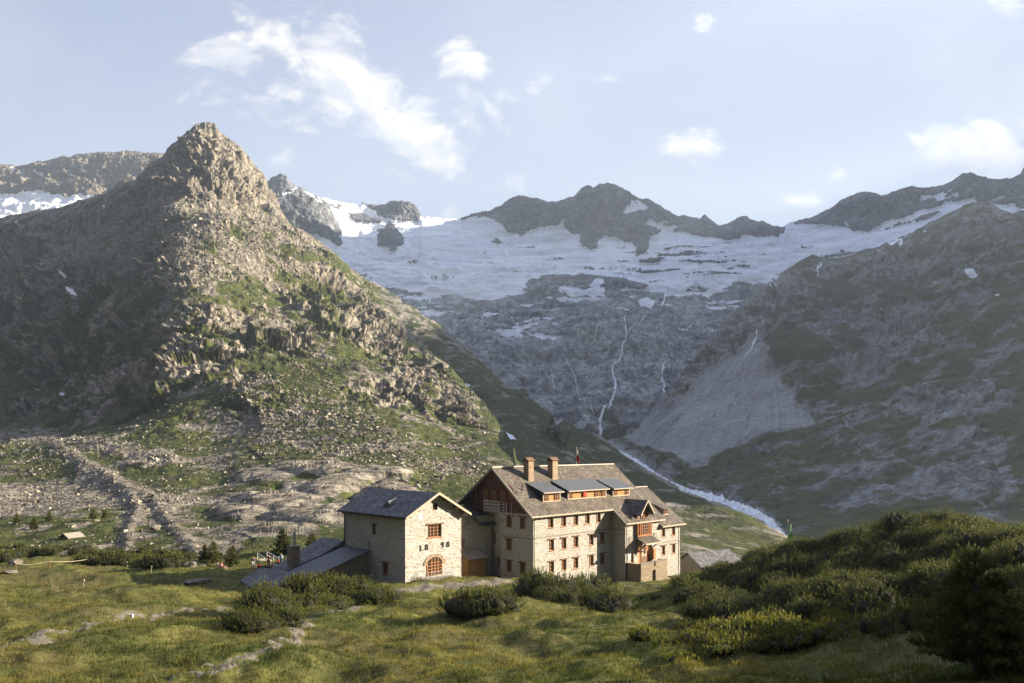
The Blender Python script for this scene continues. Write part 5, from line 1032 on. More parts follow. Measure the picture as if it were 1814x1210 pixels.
def bush_meshes(seed, rx, ry, h, k, per_m2, shoot=.30, nn=11, nl=.13, nw=.035, mat='pine'):
    rg = np.random.default_rng(seed); lb = lobes_shape(rg, rx, ry, h, k); P, Dn = [], []
    for (cx_, cy_, cz_, ax, ay, az_) in lb:
        area = 2 * math.pi * ((ax * ay) ** 1.6 / 3 + (ax * az_) ** 1.6 / 3 + (ay * az_) ** 1.6 / 3) ** (1 / 1.6); n = int(area * per_m2)
        d = rg.normal(size=(n, 3)); d /= np.linalg.norm(d, axis=1)[:, None]; d[:, 2] = np.abs(d[:, 2]) * 1.0 - .22; d /= np.linalg.norm(d, axis=1)[:, None]
        p = d * np.array([ax, ay, az_]) * rg.uniform(.78, 1.04, (n, 1)) + np.array([cx_, cy_, cz_]); nr = d / np.array([ax, ay, az_]); nr /= np.linalg.norm(nr, axis=1)[:, None]
        keep = p[:, 2] > 0.02
        for q in lb:
            if q[0] == cx_: continue
            keep &= (((p - np.array(q[:3])) / np.array(q[3:])) ** 2).sum(1) > .62
        P.append(p[keep]); Dn.append(nr[keep])
    P = np.concatenate(P); Dn = np.concatenate(Dn); Dn = Dn * .85 + np.array([0, 0, 1.0]) + rg.normal(0, .22, Dn.shape); Dn /= np.linalg.norm(Dn, axis=1)[:, None]
    L = shoot * rg.lognormal(0, .3, len(P)); V, mk = needles(P, Dn, L, nn, nl, nw, seed + 1)
    # woody inside
    cv, cf = [], []; 
    for (cx_, cy_, cz_, ax, ay, az_) in lb:
        g0 = len(cv)
        for i in range(6):
            for j in range(9):
                t, f = math.pi * (i / 5) * .62, 6.2832 * j / 9; r = .80 * (1 + .12 * math.sin(j * 5 + i)); cv.append((cx_ + ax * r * math.sin(t) * math.cos(f), cy_ + ay * r * math.sin(t) * math.sin(f), cz_ + az_ * r * math.cos(t)))
        for i in range(5):
            for j in range(9): cf.append((g0 + i * 9 + j, g0 + i * 9 + (j + 1) % 9, g0 + (i + 1) * 9 + (j + 1) % 9, g0 + (i + 1) * 9 + j))
    A = np_mesh('foliage', V, np.arange(len(V)).reshape(-1, 3), M[mat], None, False, mk); B = np_mesh('branches', cv, cf, M['core'], None, True)
    ms = (A.data, B.data); bpy.data.objects.remove(A); bpy.data.objects.remove(B); return ms
PINE = [bush_meshes(40 + k, *a) for k, a in enumerate([(2.0, 1.5, 1.5, 6, 30), (1.5, 1.5, 1.25, 5, 30), (2.5, 1.6, 1.7, 8, 28), (1.2, 1.1, 1.35, 4, 32), (1.7, 1.3, 1.0, 6, 30)])]
PINE_FAR = [bush_meshes(60 + k, *a) for k, a in enumerate([(2.4, 1.8, 1.8, 6, 9, .42, 8, .24, .09), (1.8, 1.5, 1.5, 5, 10, .42, 8, .24, .09)])]
ROSE = [bush_meshes(70 + k, *a, .16, 8, .085, .045, 'rose') for k, a in enumerate([(1.2, .9, .42, 7, 60), (.9, .9, .5, 5, 60), (1.6, 1.0, .5, 9, 55)])]
NEAR = [bush_meshes(80 + k, *a, .24, 14, .10, .018, 'pine') for k, a in enumerate([(1.1, 1.0, 1.0, 5, 70), (1.3, 1.0, 1.2, 6, 64)])]
def bush(kind, p, sc, label, group=None, name='dwarf_pine', cat='pine shrub', sz=None, sink=.12, rz=None):
    ms = {'P': PINE, 'F': PINE_FAR, 'R': ROSE, 'N': NEAR}[kind]; ms = ms[random.randrange(len(ms))]
    r = empty(name, (p[0], p[1], float(gz(p[0], p[1])[0]) - sink), random.uniform(0, 6.28) if rz is None else rz, sc)
    if sz: r.scale = (sc, sc, sz)
    link(bpy.data.objects.new('foliage', ms[0]), r); link(bpy.data.objects.new('branches', ms[1]), r)
    return tag(r, label, cat, group)
def in_lodge(x, y, m=1.0):
    a, b = flat_mask(x, y); 
    if -7 < a < 32 and -6 - m < b < 16: return True
    c, s = math.cos(ROT), math.sin(ROT); a2 = (x + 12.34) * c + (y - 87.98) * s; b2 = -(x + 12.34) * s + (y - 87.98) * c
    return -9.5 - m < a2 < 10 and -1.5 - m < b2 < 20
# clumps with a place of their own
i = 0
for (u, v, wpx, hr, kind, lab) in [(430,1104,75,.9,'P','dark pine bush at the left tip of the scrub before the annex'), (468,1092,90,1.0,'P',None), (505,1082,95,1.0,'P',None), (548,1072,100,1.1,'P',None), (568,1060,90,1.1,'P',None), (520,1072,90,1.2,'P',None), (590,1062,95,.9,'P',None), (628,1060,85,.85,'P',None), (660,1060,85,.8,'P',None), (692,1064,55,.8,'P','small pine bush nearest the annex corner, right end of its scrub'), (450,1110,70,.9,'P',None), (530,1086,80,.9,'P',None), (606,1072,70,.8,'P',None), (486,1104,80,.9,'P',None), (575,1078,70,.8,'P',None), (410,1112,45,.8,'P',None),
                        (822,1082,88,1.0,'P','left half of the round pine bush on the meadow before the annex'), (862,1081,90,1.05,'P','right half of the round pine bush on the meadow before the annex'),
                        (962,1058,70,1.0,'P','leftmost pine bush under the long facade of the lodge'), (1000,1054,80,1.05,'P','middle pine bush under the long facade of the lodge'), (1042,1053,80,1.0,'P','pine bush under the shaded corner of the lodge facade'), (1072,1082,84,1.1,'P','nearest pine bush in front of the lodge, darkest of its clump'),
                        (1045,1072,60,1.0,'P',None), (985,1066,50,.8,'P',None)]:
    p = hit(u, v); sc_ = wpx * p.y / FOC / 2.55; bush(kind, p, sc_, lab or ('dwarf pine in the scrub row left of the annex' if u < 750 else 'small dwarf pine among the clump before the lodge facade'), ('scrub row left of the annex' if u < 750 else 'clump before the lodge') if not lab else None, sz=sc_ * hr * .95)
for (u, v, sc) in [(1160,1058,.25),(1135,1062,.3),(640,1070,.5),(560,1085,.45)]: bush('R', hit(u, v), sc * 2, 'small leafy shrub at the meadow edge near the buildings', 'small shrubs near the buildings', 'leafy_shrub', 'shrub')
# thicket over the right hill
HILL = [(1222,1010),(1300,998),(1400,982),(1500,955),(1600,940),(1660,932),(1750,932),(1850,935),(1850,1120),(1780,1095),(1700,1090),(1640,1050),(1590,1062),(1545,1090),(1500,1062),(1465,1072),(1440,1096),(1340,1100),(1240,1086),(1215,1050)]
EDGE = []; pts_ = []; tries = 0
while len(pts_) < 300 and tries < 16000:
    tries += 1; u, v = random.uniform(1205, 1870), random.uniform(928, 1125)
    if not in_poly(np.array(u), np.array(v), HILL): continue
    p = hit(u, v, 18)
    if p.y > 110 or in_lodge(p.x, p.y): continue
    if all((p.x - q.x) ** 2 + (p.y - q.y) ** 2 > (1.28 if p.y > 40 else 1.05) ** 2 for q in pts_): pts_.append(p)
for p in list(pts_)[:60]:      # the far side of the crest
    if p.y > 50: q = Vector((p.x * 1.12 + random.uniform(-2, 2), p.y * 1.12 + random.uniform(0, 3), 0)); pts_.append(q)
for p in pts_:
    u = CX + FOC * p.x / p.y
    zone = ('crest', 'dwarf pine along the skyline crest of the right-hand hill') if p.y > 58 and u > 1380 else ('spur', 'dwarf pine in the rounded clump at the left end of the right-hand thicket') if u < 1475 else ('slope', 'dwarf pine in the dense thicket on the slope below the right-hand crest') if p.y > 38 else ('front', 'dwarf pine along the near shaded edge of the right-hand thicket')
    sc_ = random.uniform(.7, 1.2) * (1.0 if p.y > 34 else 1.15); bush('P' if p.y > 34 else 'N', p, sc_, zone[1], 'dwarf pines of the right hill, ' + zone[0], sz=sc_ * random.uniform(.62, .95))
# beyond the right edge of the frame the same scrub goes on
for k in range(26): a = (random.uniform(30, 46), random.uniform(28, 62)); bush('P', a, random.uniform(.9, 1.3), 'dwarf pine of the same scrub beyond the right edge', 'dwarf pines beyond the right edge')
for (x_, y_, sc_) in [(19, 17, 2.1), (22, 21, 2.4), (24, 15, 2.6), (21, 12.5, 2.2), (27, 19, 2.6), (25, 24, 2.2), (30, 23, 2.5), (18.5, 13, 1.9), (23, 18, 2.5), (26, 12, 2.6), (29, 16, 2.7), (32, 20, 2.8), (20, 9, 2.2), (24, 8, 2.5), (28, 9, 2.7), (33, 13, 2.9), (30, 28, 2.4), (35, 25, 2.7)]: EDGE.append((x_, y_, sc_))
# heath-like low shrubs
for (u, v, sc) in [(1225,1112,1.2),(1262,1120,1.3),(1300,1128,1.2),(1340,1125,1.3),(1375,1118,1.2),(1405,1135,1.1),(1330,1108,1.0),(1370,1100,1.1),(1420,1098,1.1),(1450,1108,1.0),(1480,1092,1.0),(1290,1142,.9),(1245,1135,.9),(1510,1080,.9),(1535,1100,1.0),(1440,1125,1.0),(1470,1125,.9),(1500,1115,.9),(1350,1145,.9)]:
    bush('R', hit(u, v), sc, 'low leafy alpine shrub with reddish tips below the right-hand scrub', 'low shrubs under the right scrub', 'alpine_shrub', 'shrub')
for (u, v, sc, l) in [(1150,1132,1.0,'lone low shrub left of the reddish heath on the meadow'), (1178,1140,.7,'smaller low shrub beside the lone one on the meadow'), (1215,1168,.8,'dark low shrub in the shade at the bottom of the meadow'), (1010,1090,.6,'little green shrub on the sunny meadow before the lodge clump')]: bush('R', hit(u, v), sc, l, None, 'alpine_shrub', 'shrub')
for (u, v, sc) in [(1640,1120,1.0),(1600,1110,.9),(1790,1190,.9),(1850,1200,1.1),(1810,1150,1.0),(1830,1120,1.0),(1770,1130,.9),(1880,1170,1.2),(1560,1120,.8)]: bush('N', hit(u, v, 8), sc, 'dark dwarf pine in deep shade near the bottom right', 'shaded dwarf pines at the bottom right')
# flat scrub on the valley floor, left
for (u, v, sc) in [(5,992,1.2),(35,988,1.3),(62,985,1.2),(88,982,1.1),(20,978,1.3),(55,974,1.2),(90,972,1.2),(110,978,1.0),(150,1000,1.3),(180,998,1.4),(208,1000,1.3),(236,1000,1.2),(165,988,1.2),(200,986,1.2),(232,988,1.2),(262,990,1.1),(250,1004,1.0),(288,1003,1.2),(312,1002,1.2),(335,992,1.0),(300,988,1.1),(275,985,1.0),(352,988,1.0),(392,985,1.0),(410,982,1.1),(432,984,1.1),(455,980,1.0),(470,984,.9),(540,980,1.0),(560,984,1.0),(520,984,.9),(325,978,1),(140,980,1),(-20,985,1.3),(-45,990,1.3),(0,968,1.1),(45,962,1.0),(545,990,.9)]:
    bush('F', hit(u, v, 80), sc * .85, 'flat dwarf pine on the valley floor at the foot of the mountain', 'dwarf pines on the valley floor')
# conifers
def conifer_meshes(seed, h, r, whorls, nn, nl, nw, sh):
    rg = np.random.default_rng(seed); P, Dn, L = [], [], []
    for w in range(whorls):
        t = (w + .5) / whorls; z = h * (.05 + .93 * t); rr = r * (1 - t) ** .75 * rg.uniform(.8, 1.15) + .05; nb = int(9 - 4 * t)
        for b in range(nb):
            a = rg.uniform(0, 6.28); 
            for s_ in np.linspace(.25, 1, max(2, int(rr / sh * 2.2))):
                for _ in range(2):
                    P.append((rr * s_ * math.cos(a) + rg.normal(0, .05 * h / 3), rr * s_ * math.sin(a) + rg.normal(0, .05 * h / 3), z + rr * s_ * .25 + rg.normal(0, .04 * h / 3))); d = np.array([math.cos(a) * .7, math.sin(a) * .7, .9]) + rg.normal(0, .3, 3); Dn.append(d / np.linalg.norm(d)); L.append(sh * rg.uniform(.7, 1.2))
    P.append((0, 0, h * .97)); Dn.append((0, 0, 1)); L.append(sh * 1.4)
    V, mk = needles(np.array(P), np.array(Dn), np.array(L), nn, nl, nw, seed); A = np_mesh('crown', V, np.arange(len(V)).reshape(-1, 3), M['pine'], None, False, mk)
    B = MB().bar((0, 0, -.3), (0, 0, h * .95), .035 * h, 7, .008 * h).build('trunk', M['bark']); ms = (A.data, B.data); bpy.data.objects.remove(A); bpy.data.objects.remove(B); return ms
CON = {'near': conifer_meshes(5, 2.7, 1.15, 20, 20, .10, .014, .12), 'sap': conifer_meshes(6, 1.3, .4, 9, 14, .09, .012, .13), 'far': conifer_meshes(7, 4.0, 1.25, 12, 8, .26, .10, .4)}
def conifer(kind, p, sc, label, group=None):
    r = empty('pine_tree', (p[0], p[1], float(gz(p[0], p[1])[0]) - .05), random.uniform(0, 6), sc); link(bpy.data.objects.new('crown', CON[kind][0]), r); link(bpy.data.objects.new('trunk', CON[kind][1]), r); tag(r, label, 'pine tree', group)
conifer('near', hit(1728, 1200, 8), 1.05, 'dark bushy young pine standing alone in shade at the bottom right'); conifer('near', hit(1770, 1165, 8), .8, 'smaller dark pine just behind the lone one at bottom right')
conifer('sap', hit(1686, 1145, 8), 1.25, 'thin yellow-green pine sapling catching light beside the dark pine')
for k, (x_, y_, sc_) in enumerate(EDGE): conifer('near', (x_, y_), sc_, 'tall pine beyond the right edge of the meadow', 'pines beyond the right edge')
for k, (u, v, sc, l) in enumerate([(378,1000,.8,'pine tree right of the sitting couple, tallest on the valley floor'), (362,996,.65,'smaller pine tree just left of the tall valley-floor pine'), (412,1004,.75,'little round pine on the grassy bank by the sitting couple'), (500,988,1.15,'pine tree behind the terrace steps and hikers'), (552,984,.9,'small pine behind the kitchen chimney')]): conifer('far', hit(u, v, 85), sc, l)
for (u, v, sc) in [(165,925,.8),(88,930,.7),(185,918,.6),(60,940,.8),(30,935,.7)]:
    q = lm.at(u, v)[0]; r = empty('pine_tree', tuple(q), random.uniform(0, 6), sc * .9); link(bpy.data.objects.new('crown', CON['far'][0]), r); link(bpy.data.objects.new('trunk', CON['far'][1]), r); tag(r, 'small pine dotted on the rubble at the mountain foot', 'pine tree', 'small pines on the rubble slope')

# ---- grass: one sward of blades
def grass():
    n = 620000; u = RNG.uniform(-220, 2050, n); d = np.exp(RNG.uniform(math.log(13), math.log(128), n)); x = (u - CX) / FOC * d + RNG.normal(0, .05, n); y = d
    p = np.stack([x, y, 0 * x], -1); cl = fbm(p / 1.1, 3, .6); big = fbm(p / 7 + 3, 3); tuft = fbm(p / .35 + 9, 2)
    a, b = flat_mask(x, y); c, s = math.cos(ROT), math.sin(ROT); a2 = (x + 12.34) * c + (y - 87.98) * s; b2 = -(x + 12.34) * s + (y - 87.98) * c
    keep = ~((a > -6) & (a < 32) & (b > -3.2) & (b < 16)) & ~((a2 > -8.8) & (a2 < 9.0) & (b2 > -.4) & (b2 < 20))
    ci = np.clip(np.interp(x / y, GK, np.arange(len(GK))), 0, len(GK) - 1).astype(int); ri = np.clip(np.interp(np.log(y), np.log(gd), np.arange(len(gd))), 0, len(gd) - 1).astype(int)
    keep &= RNG.uniform(0, 1, n) > PM[ri, ci] * 1.6; keep &= RNG.uniform(0, 1, n) < np.clip(.62 + cl * .7 + tuft * .35, .06, 1)
    x, y, d, cl, big, tuft = [q[keep] for q in (x, y, d, cl, big, tuft)]; n = len(x); z = gz(x, y)
    h = (.07 + .13 * np.clip(cl + .25, 0, 1) + .04 * RNG.uniform(0, 1, n) + .07 * np.clip(tuft, 0, 1)) * RNG.lognormal(0, .25, n) * np.interp(d, [13, 60, 128], [.85, 1.0, 1.15]); w = np.interp(d, [13, 30, 60, 128], [.010, .018, .034, .07])
    tall = RNG.uniform(0, 1, n) < .015; h = np.where(tall, h * 1.8, h)
    az_ = RNG.uniform(0, 6.28, n); lx, ly = RNG.normal(0, .38, n) * h + .05 * h, RNG.normal(0, .38, n) * h
    B = np.stack([x, y, z - .03], -1); sd_ = np.stack([np.cos(az_), np.sin(az_), 0 * az_], -1) * w[:, None] * .5; M_ = B + np.stack([lx * .3, ly * .3, h * .55 + .03], -1); T = B + np.stack([lx, ly, h + .03], -1)
    V = np.stack([B - sd_, B + sd_, M_ + sd_ * .8, T, M_ - sd_ * .8], 1); base = np.arange(n)[:, None] * 5
    c0 = np.clip(.45 + big * 1.3 + cl * .4 + RNG.normal(0, .2, n), 0, 1); dry = np.clip(.12 + big * .5 + cl * .35 + RNG.normal(0, .18, n) + .4 * tall, 0, 1)
    mk = np.stack([np.stack([c0 * k, dry * t, 0 * c0, 0 * c0], -1) for k, t in ((.3, .2), (.3, .2), (.8, .6), (1, 1), (.8, .6))], 1)
    F = base + np.array([[0, 1, 2, 3, 4]]); print('grass', n)
    o = np_mesh('grass', V.reshape(-1, 3), F, M['grass'], None, False, mk.reshape(-1, 4)); tag(o, kind='stuff')
    # flowers
    k = RNG.permutation(n)[:2600]; k = k[(d[k] < 75)]; fx = []; 
    P = T[k]; s_ = np.interp(d[k], [13, 75], [.018, .055]); V = np.stack([P + np.stack([dx * s_, dy * s_, dz * s_], -1) for dx, dy, dz in ((-1, 0, 0), (0, -1, .3), (1, 0, 0), (0, .4, 1))], 1)
    t = (fbm(np.stack([P[:, 0] / 5, P[:, 1] / 5, 0 * P[:, 0]], -1), 2) > .0) * 1.0; mk = np.stack([t, 0 * t, 0 * t, 0 * t], -1)[:, None].repeat(4, 1)
    m, g, b = new_mat('flower_petals'); f = g.sep(g.attr('mask'))[0]; g.set(b.inputs['Base Color'], g.mix(f, (.62, .58, .5), (.6, .45, .05)))
    tag(np_mesh('wildflowers', V.reshape(-1, 3), np.arange(len(k) * 4).reshape(-1, 4), m, None, False, mk.reshape(-1, 4)), kind='stuff')
    # white cotton heads by the entrance
    q = [hit(random.uniform(1082, 1185), random.uniform(1036, 1046), 70) for _ in range(60)]; P = np.array([tuple(a) for a in q]); P[:, 2] += .35; s_ = .07
    V = np.stack([P + np.array(e) * s_ for e in ((-1, 0, 0), (0, -1, .3), (1, 0, 0), (0, .4, 1))], 1); m2, g2, b2_ = new_mat('white_heads'); b2_.inputs['Base Color'].default_value = (.75, .73, .68, 1)
    tag(np_mesh('cotton_flowers', V.reshape(-1, 3), np.arange(len(q) * 4).reshape(-1, 4), m2, None, False), kind='stuff')
grass()

# ================================================================ BOULDERS AND SMALL THINGS
def boulder(p, r, label, seed, flat=.7, mat='scree'):
    bm = bmesh.new(); bmesh.ops.create_icosphere(bm, subdivisions=4, radius=1); v = np.array([x.co for x in bm.verts]); f, e = facets(v * 1.3 + seed, seed); n = v * (1 + .22 * f + .08 * fbm(v * 2 + seed, 3))[:, None] * np.array([1.15, .9, flat]) * r
    F = np.array([[x.index for x in q.verts] for q in bm.faces]); bm.free(); o = np_mesh('boulder', n, F, M[mat], None, True, np.tile([0, 0, 0, 0], (len(n), 1))); o.location = p; o.rotation_euler.z = seed; tag(o, label, 'boulder'); return o
q = lm.at(275, 938)[0]; boulder(tuple(q + np.array([0, 0, .3])), 1.1, 'large pale boulder alone on the turf below the rubble wall', 1, .8)
p = hit(152, 972, 90); boulder((p.x, p.y + 2, p.z + .9), 1.6, 'big grey boulder beside the little timber shelter', 2, .95)
p = hit(335, 1004, 85); boulder((p.x, p.y, p.z + .1), .95, 'low pale boulder on the bank left of the sitting couple', 3, .6)
p = hit(357, 1003, 85); boulder((p.x, p.y, p.z), .5, 'small pale stone right of the low pale boulder', 4, .5)
p = hit(28, 1000, 85); boulder((p.x, p.y, p.z + .2), .95, 'rounded boulder at the far left by the rope fence', 5, .6)
p = hit(18, 1014, 80); boulder((p.x, p.y, p.z), .9, 'flat grey rock under the rope fence at the left edge', 6, .3)
p = hit(352, 1030, 80); boulder((p.x, p.y, p.z), 1.3, 'flat dark slab in the shaded hollow', 7, .22)
p = hit(900, 1062); boulder((p.x, p.y, p.z), .6, 'flat pale stone on the meadow by the round pine bush', 8, .3)
# outcrop slabs between the meadow and the annex
SL_ = empty('shelter', tuple(hit(127, 972, 90)), .5); SL_.name = 'timber_shelter'; tag(SL_, 'little open timber shelter with pale gable roof among the scrub', 'shelter')
MB().slab(-2, 2, (-1.5, 1.9), (0, 2.8), .1).slab(-2, 2, (1.5, 1.9), (0, 2.8), .1).build('roof', M['grey_wood'], SL_); mb = MB()
for x in (-1.7, 1.7):
    for y in (-1.2, 1.2): MB().box(x - .08, x + .08, y - .08, y + .08, -.5, 2.05).build('post', M['grey_wood'], SL_)
SL_.location.z += .6; SL_.rotation_euler.z = 1.2; MB().box(-1.6, 1.6, -1.1, 1.1, -.5, .5).build('bench_box', M['grey_wood'], SL_)
pf = [hit(u, v, 80) for u, v in ((-30, 1016), (28, 1012), (88, 1007), (158, 1001))]; FN = empty('rope_fence', pf[0]); tag(FN, 'sagging rope fence on thin posts along the shaded hollow', 'fence')
rp = MB()
for k, p in enumerate(pf):
    l = p - pf[0]; MB().bar(l - Vector((0, 0, .3)), l + Vector((0, 0, 1.05)), .06, 6).build('post', M['wood'], FN)
    if k:
        a = pf[k - 1] - pf[0] + Vector((0, 0, .95)); b = l + Vector((0, 0, .95)); pr = a
        for t in np.linspace(.125, 1, 8): c = a.lerp(b, t) - Vector((0, 0, .9 * t * (1 - t))); rp.bar(pr, c, .035, 5); pr = c
rp.build('rope', M['pale_wood'], FN)
for k, (u, v, l) in enumerate([(225, 1006, 'thin wooden stake on the bank behind the shaded hollow'), (268, 1016, 'pale stake standing at the top of the shaded hollow'), (148, 1047, 'short stake in the shaded hollow')]):
    r = empty('stake', hit(u, v, 70)); tag(r, l, 'stake'); MB().bar((0, 0, -.2), (0, 0, 1.0), .05, 6, .04).build('post', M['grey_wood'], r); MB().box(-.09, .09, -.06, .06, .8, .95).build('cap', M['pale_wood'], r)
p = hit(233, 1092, 30); r = empty('waymark_stone', p, 0, .55); tag(r, 'small white and pale blue waymark stone beside the left path', 'waymark'); MB().hexa([(-.22, -.15, -.1), (.22, -.15, -.1), (.18, .15, -.1), (-.2, .15, -.1), (-.15, -.1, .2), (.14, -.12, .24), (.12, .1, .22), (-.13, .1, .2)]).build('stone', simple('white_paint', (.7, .72, .76), .6, .1, 6), r)
MB().box(-.2, .2, -.17, -.152, .02, .12).build('blue_stripe', simple('blue_paint', (.15, .32, .7), .6, .1, 6), r)
# terrace steps with two rails
A = [Vector(P3(*t)) for t in ((456, 980, 119), (492, 1004, 115), (473, 977, 122), (509, 999, 118))]; TS = empty('terrace_steps', A[1] - Vector((0, 0, .8))); tag(TS, 'plank steps with two slanting grey rails behind the hikers', 'steps'); o_ = TS.location
for (a, b) in ((0, 1), (2, 3)):
    MB().bar(A[a] - o_, A[b] - o_, .07, 6).bar(A[a] - o_ - Vector((0, 0, .5)), A[b] - o_ - Vector((0, 0, .5)), .05, 6).build('rail', M['white'], TS)
    for t in np.linspace(0, 1, 4): c = A[a].lerp(A[b], t) - o_; MB().bar(c, c - Vector((0, 0, 1.7)), .05, 6).build('post', M['white'], TS)
for t in np.linspace(.04, .96, 12): c0, c1 = A[0].lerp(A[1], t) - o_ - Vector((0, 0, .95)), A[2].lerp(A[3], t) - o_ - Vector((0, 0, .95)); MB().hexa([c0 + Vector((-.13, 0, -.08)), c0 + Vector((.13, 0, -.08)), c1 + Vector((.13, 0, -.08)), c1 + Vector((-.13, 0, -.08)), c0 + Vector((-.13, 0, 0)), c0 + Vector((.13, 0, 0)), c1 + Vector((.13, 0, 0)), c1 + Vector((-.13, 0, 0))]).build('tread', M['pale_wood'], TS)
tb = hit(486, 1006, 85); TB = empty('bench', tb, .3); tag(TB, 'long wooden bench by the hikers', 'bench'); MB().box(-1.6, 1.6, -.18, .18, .40, .46).build('seat', M['pale_wood'], TB)
for x in (-1.4, 1.4): MB().box(x - .05, x + .05, -.15, .15, -.3, .398).build('leg', M['pale_wood'], TB)

# ================================================================ PEOPLE
def skinned(name, co, edges, rad, mat, parent):
    me = bpy.data.meshes.new(name); me.from_pydata(co, edges, []); me.materials.append(mat); o = link(bpy.data.objects.new(name, me), parent); md = o.modifiers.new('skin', 'SKIN'); md.use_smooth_shade = True
    for k, r in enumerate(rad): me.skin_vertices[0].data[k].radius = (r, r)
    me.skin_vertices[0].data[0].use_root = True; o.modifiers.new('sub', 'SUBSURF').levels = 1; o.modifiers[-1].render_levels = 2
    dg = bpy.context.evaluated_depsgraph_get(); bpy.context.view_layer.update(); m2 = bpy.data.meshes.new_from_object(o.evaluated_get(bpy.context.evaluated_depsgraph_get())); o.modifiers.clear(); o.data = m2; m2.materials.clear(); m2.materials.append(mat); return o
CM = {}
def cloth(c):
    if c not in CM: CM[c] = simple('cloth_%d' % len(CM), c, .85, .15, 6)
    return CM[c]
SKIN = simple('skin', (.50, .30, .21), .6, .08, 6); 
def person(p, rz, seated, label, top, trousers, hair, arms=.0, sh=1.0):
    r = empty('person', p, rz, sh); tag(r, label, 'person')
    if seated:   # sits on the ground or a low bank, knees bent forward (+x)
        P = dict(pel=(0, 0, .16), sp=(-.05, 0, .38), ch=(-.06, 0, .58), nk=(-.04, 0, .72), hd=(-.02, 0, .84), tp=(-.01, 0, .93)); hip, kn, an, to = (.02, .1, .14), (.42, .14, .38), (.72, .13, .06), (.86, .14, .03); el, ha = (.1, .24, .38), (.32, .16, .36)
    else: P = dict(pel=(0, 0, .93), sp=(0, 0, 1.12), ch=(0, 0, 1.34), nk=(.01, 0, 1.5), hd=(.03, 0, 1.62), tp=(.03, 0, 1.73)); hip, kn, an, to = (0, .1, .88), (.03, .11, .48), (0, .12, .08), (.17, .13, .03); el, ha = (.02 + arms * .2, .28, 1.12), (.12 + arms * .3, .27, .88 + arms * .3)
    co = [P['pel'], P['sp'], P['ch'], P['nk'], P['hd'], P['tp']]; ed = [(0, 1), (1, 2), (2, 3), (3, 4), (4, 5)]; rad = [.13, .12, .14, .055, .095, .07]; cz = P['ch'][2]
    for s in (-1, 1):
        k = len(co); co += [(hip[0], s * hip[1], hip[2]), (kn[0], s * kn[1], kn[2]), (an[0], s * an[1], an[2]), (to[0], s * to[1], to[2])]; ed += [(0, k), (k, k + 1), (k + 1, k + 2), (k + 2, k + 3)]; rad += [.09, .06, .042, .04]
        k = len(co); co += [(P['ch'][0], s * .18, cz + .03), (el[0], s * el[1], el[2]), (ha[0], s * ha[1], ha[2]), (ha[0] + .09, s * ha[1] * .97, ha[2] - .03)]; ed += [(2, k), (k, k + 1), (k + 1, k + 2), (k + 2, k + 3)]; rad += [.06, .045, .032, .035]
    k = len(co); co.append((P['hd'][0] + .105, 0, P['hd'][2] - .01)); ed.append((4, k)); rad.append(.018)
    skinned('body', co, ed, rad, SKIN, r)
    skinned('jacket', [co[1], co[2], (P['nk'][0], 0, P['nk'][2] - .05), co[0]] + [co[j] for j in (10, 11, 12, 18, 19, 20)], [(0, 1), (1, 2), (0, 3), (1, 4), (4, 5), (5, 6), (1, 7), (7, 8), (8, 9)], [.145, .165, .08, .14, .08, .062, .045, .08, .062, .045], cloth(top), r)
    skinned('trousers', [co[0]] + [co[j] for j in (6, 7, 8, 14, 15, 16)], [(0, 1), (1, 2), (2, 3), (0, 4), (4, 5), (5, 6)], [.15, .11, .08, .058, .11, .08, .058], cloth(trousers), r)
    h_ = P['hd']; skinned('hair', [(h_[0] - .04, 0, h_[2] + .06), (h_[0] - .06, 0, h_[2] - .03), (h_[0] + .02, 0, h_[2] + .09)], [(0, 1), (0, 2)], [.095, .08, .07], cloth(hair), r)
    return r
def at(u, v, up=0.0): q = hit(u, v, 70); return (q.x, q.y, q.z + up)
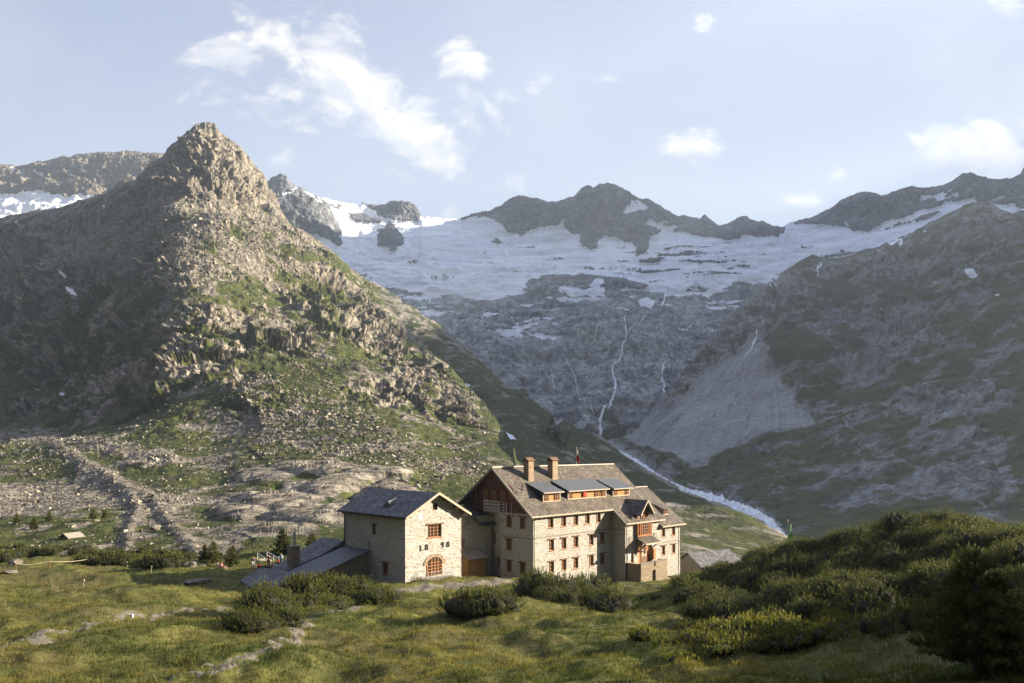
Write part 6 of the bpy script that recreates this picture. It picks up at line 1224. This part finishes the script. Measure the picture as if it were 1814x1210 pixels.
person(at(386, 1007), .2, True, 'person in a dark blue jacket sitting on the bank', (.03, .04, .12), (.10, .08, .08), (.05, .03, .02)); person(at(393, 1008), -.2, True, 'person in a dull red top sitting beside the blue jacket', (.30, .10, .09), (.35, .22, .17), (.10, .06, .03))
person(at(449, 1008), -1.2, False, 'standing person with dark hair and pale trousers', (.05, .05, .07), (.6, .56, .5), (.03, .02, .02)); person(at(458, 1008), .0, True, 'person in a bright red jacket sitting left of the yellow one', (.55, .02, .03), (.03, .03, .04), (.03, .05, .03))
person(at(470, 1007), .4, True, 'person in a yellow jacket sitting with the hikers', (.62, .62, .05), (.12, .10, .10), (.2, .15, .08)); person(at(476, 1005), -1.5, False, 'tall standing person in dark brown clothes by the steps', (.07, .035, .03), (.03, .03, .035), (.03, .02, .02), .5, 1.05)
person(at(482, 1009), 2.8, True, 'person in a rose top sitting right of the yellow jacket', (.45, .12, .12), (.25, .12, .10), (.10, .06, .04)); person(at(493, 1006, .42), -2.4, True, 'person in a bright orange jacket sitting on the bench', (.85, .14, .02), (.04, .04, .05), (.08, .05, .03)); person(at(498, 1004, .25), -1.6, False, 'standing person in a light blue shirt behind the orange jacket', (.25, .45, .6), (.10, .10, .12), (.05, .03, .02), .8)
person(at(503, 1007, .42), -2.0, True, 'person in dark clothes sitting right of the orange jacket', (.03, .03, .035), (.05, .04, .05), (.04, .03, .02))
# ---- evening haze in the valley air
def make_haze():
    x0, x1, y0, y1, z0, z1 = -7200, 7200, -400, 7200, -142, 2420
    co = [(x, y, z) for z in (z0, z1) for y in (y0, y1) for x in (x0, x1)]
    f = [[0, 2, 3, 1], [4, 5, 7, 6], [0, 1, 5, 4], [2, 6, 7, 3], [0, 4, 6, 2], [1, 3, 7, 5]]
    m = bpy.data.materials.new('haze'); m.use_nodes = True; n = m.node_tree.nodes; n.remove(n['Principled BSDF'])
    v = n.new('ShaderNodeVolumePrincipled'); v.inputs['Color'].default_value = (0.72, 0.86, 1.0, 1); v.inputs['Density'].default_value = 0.75e-4; v.inputs['Anisotropy'].default_value = 0.3
    m.node_tree.links.new(v.outputs[0], n['Material Output'].inputs['Volume'])
    tag(np_mesh('haze', co, f, m, None, False), kind='stuff')
make_haze()
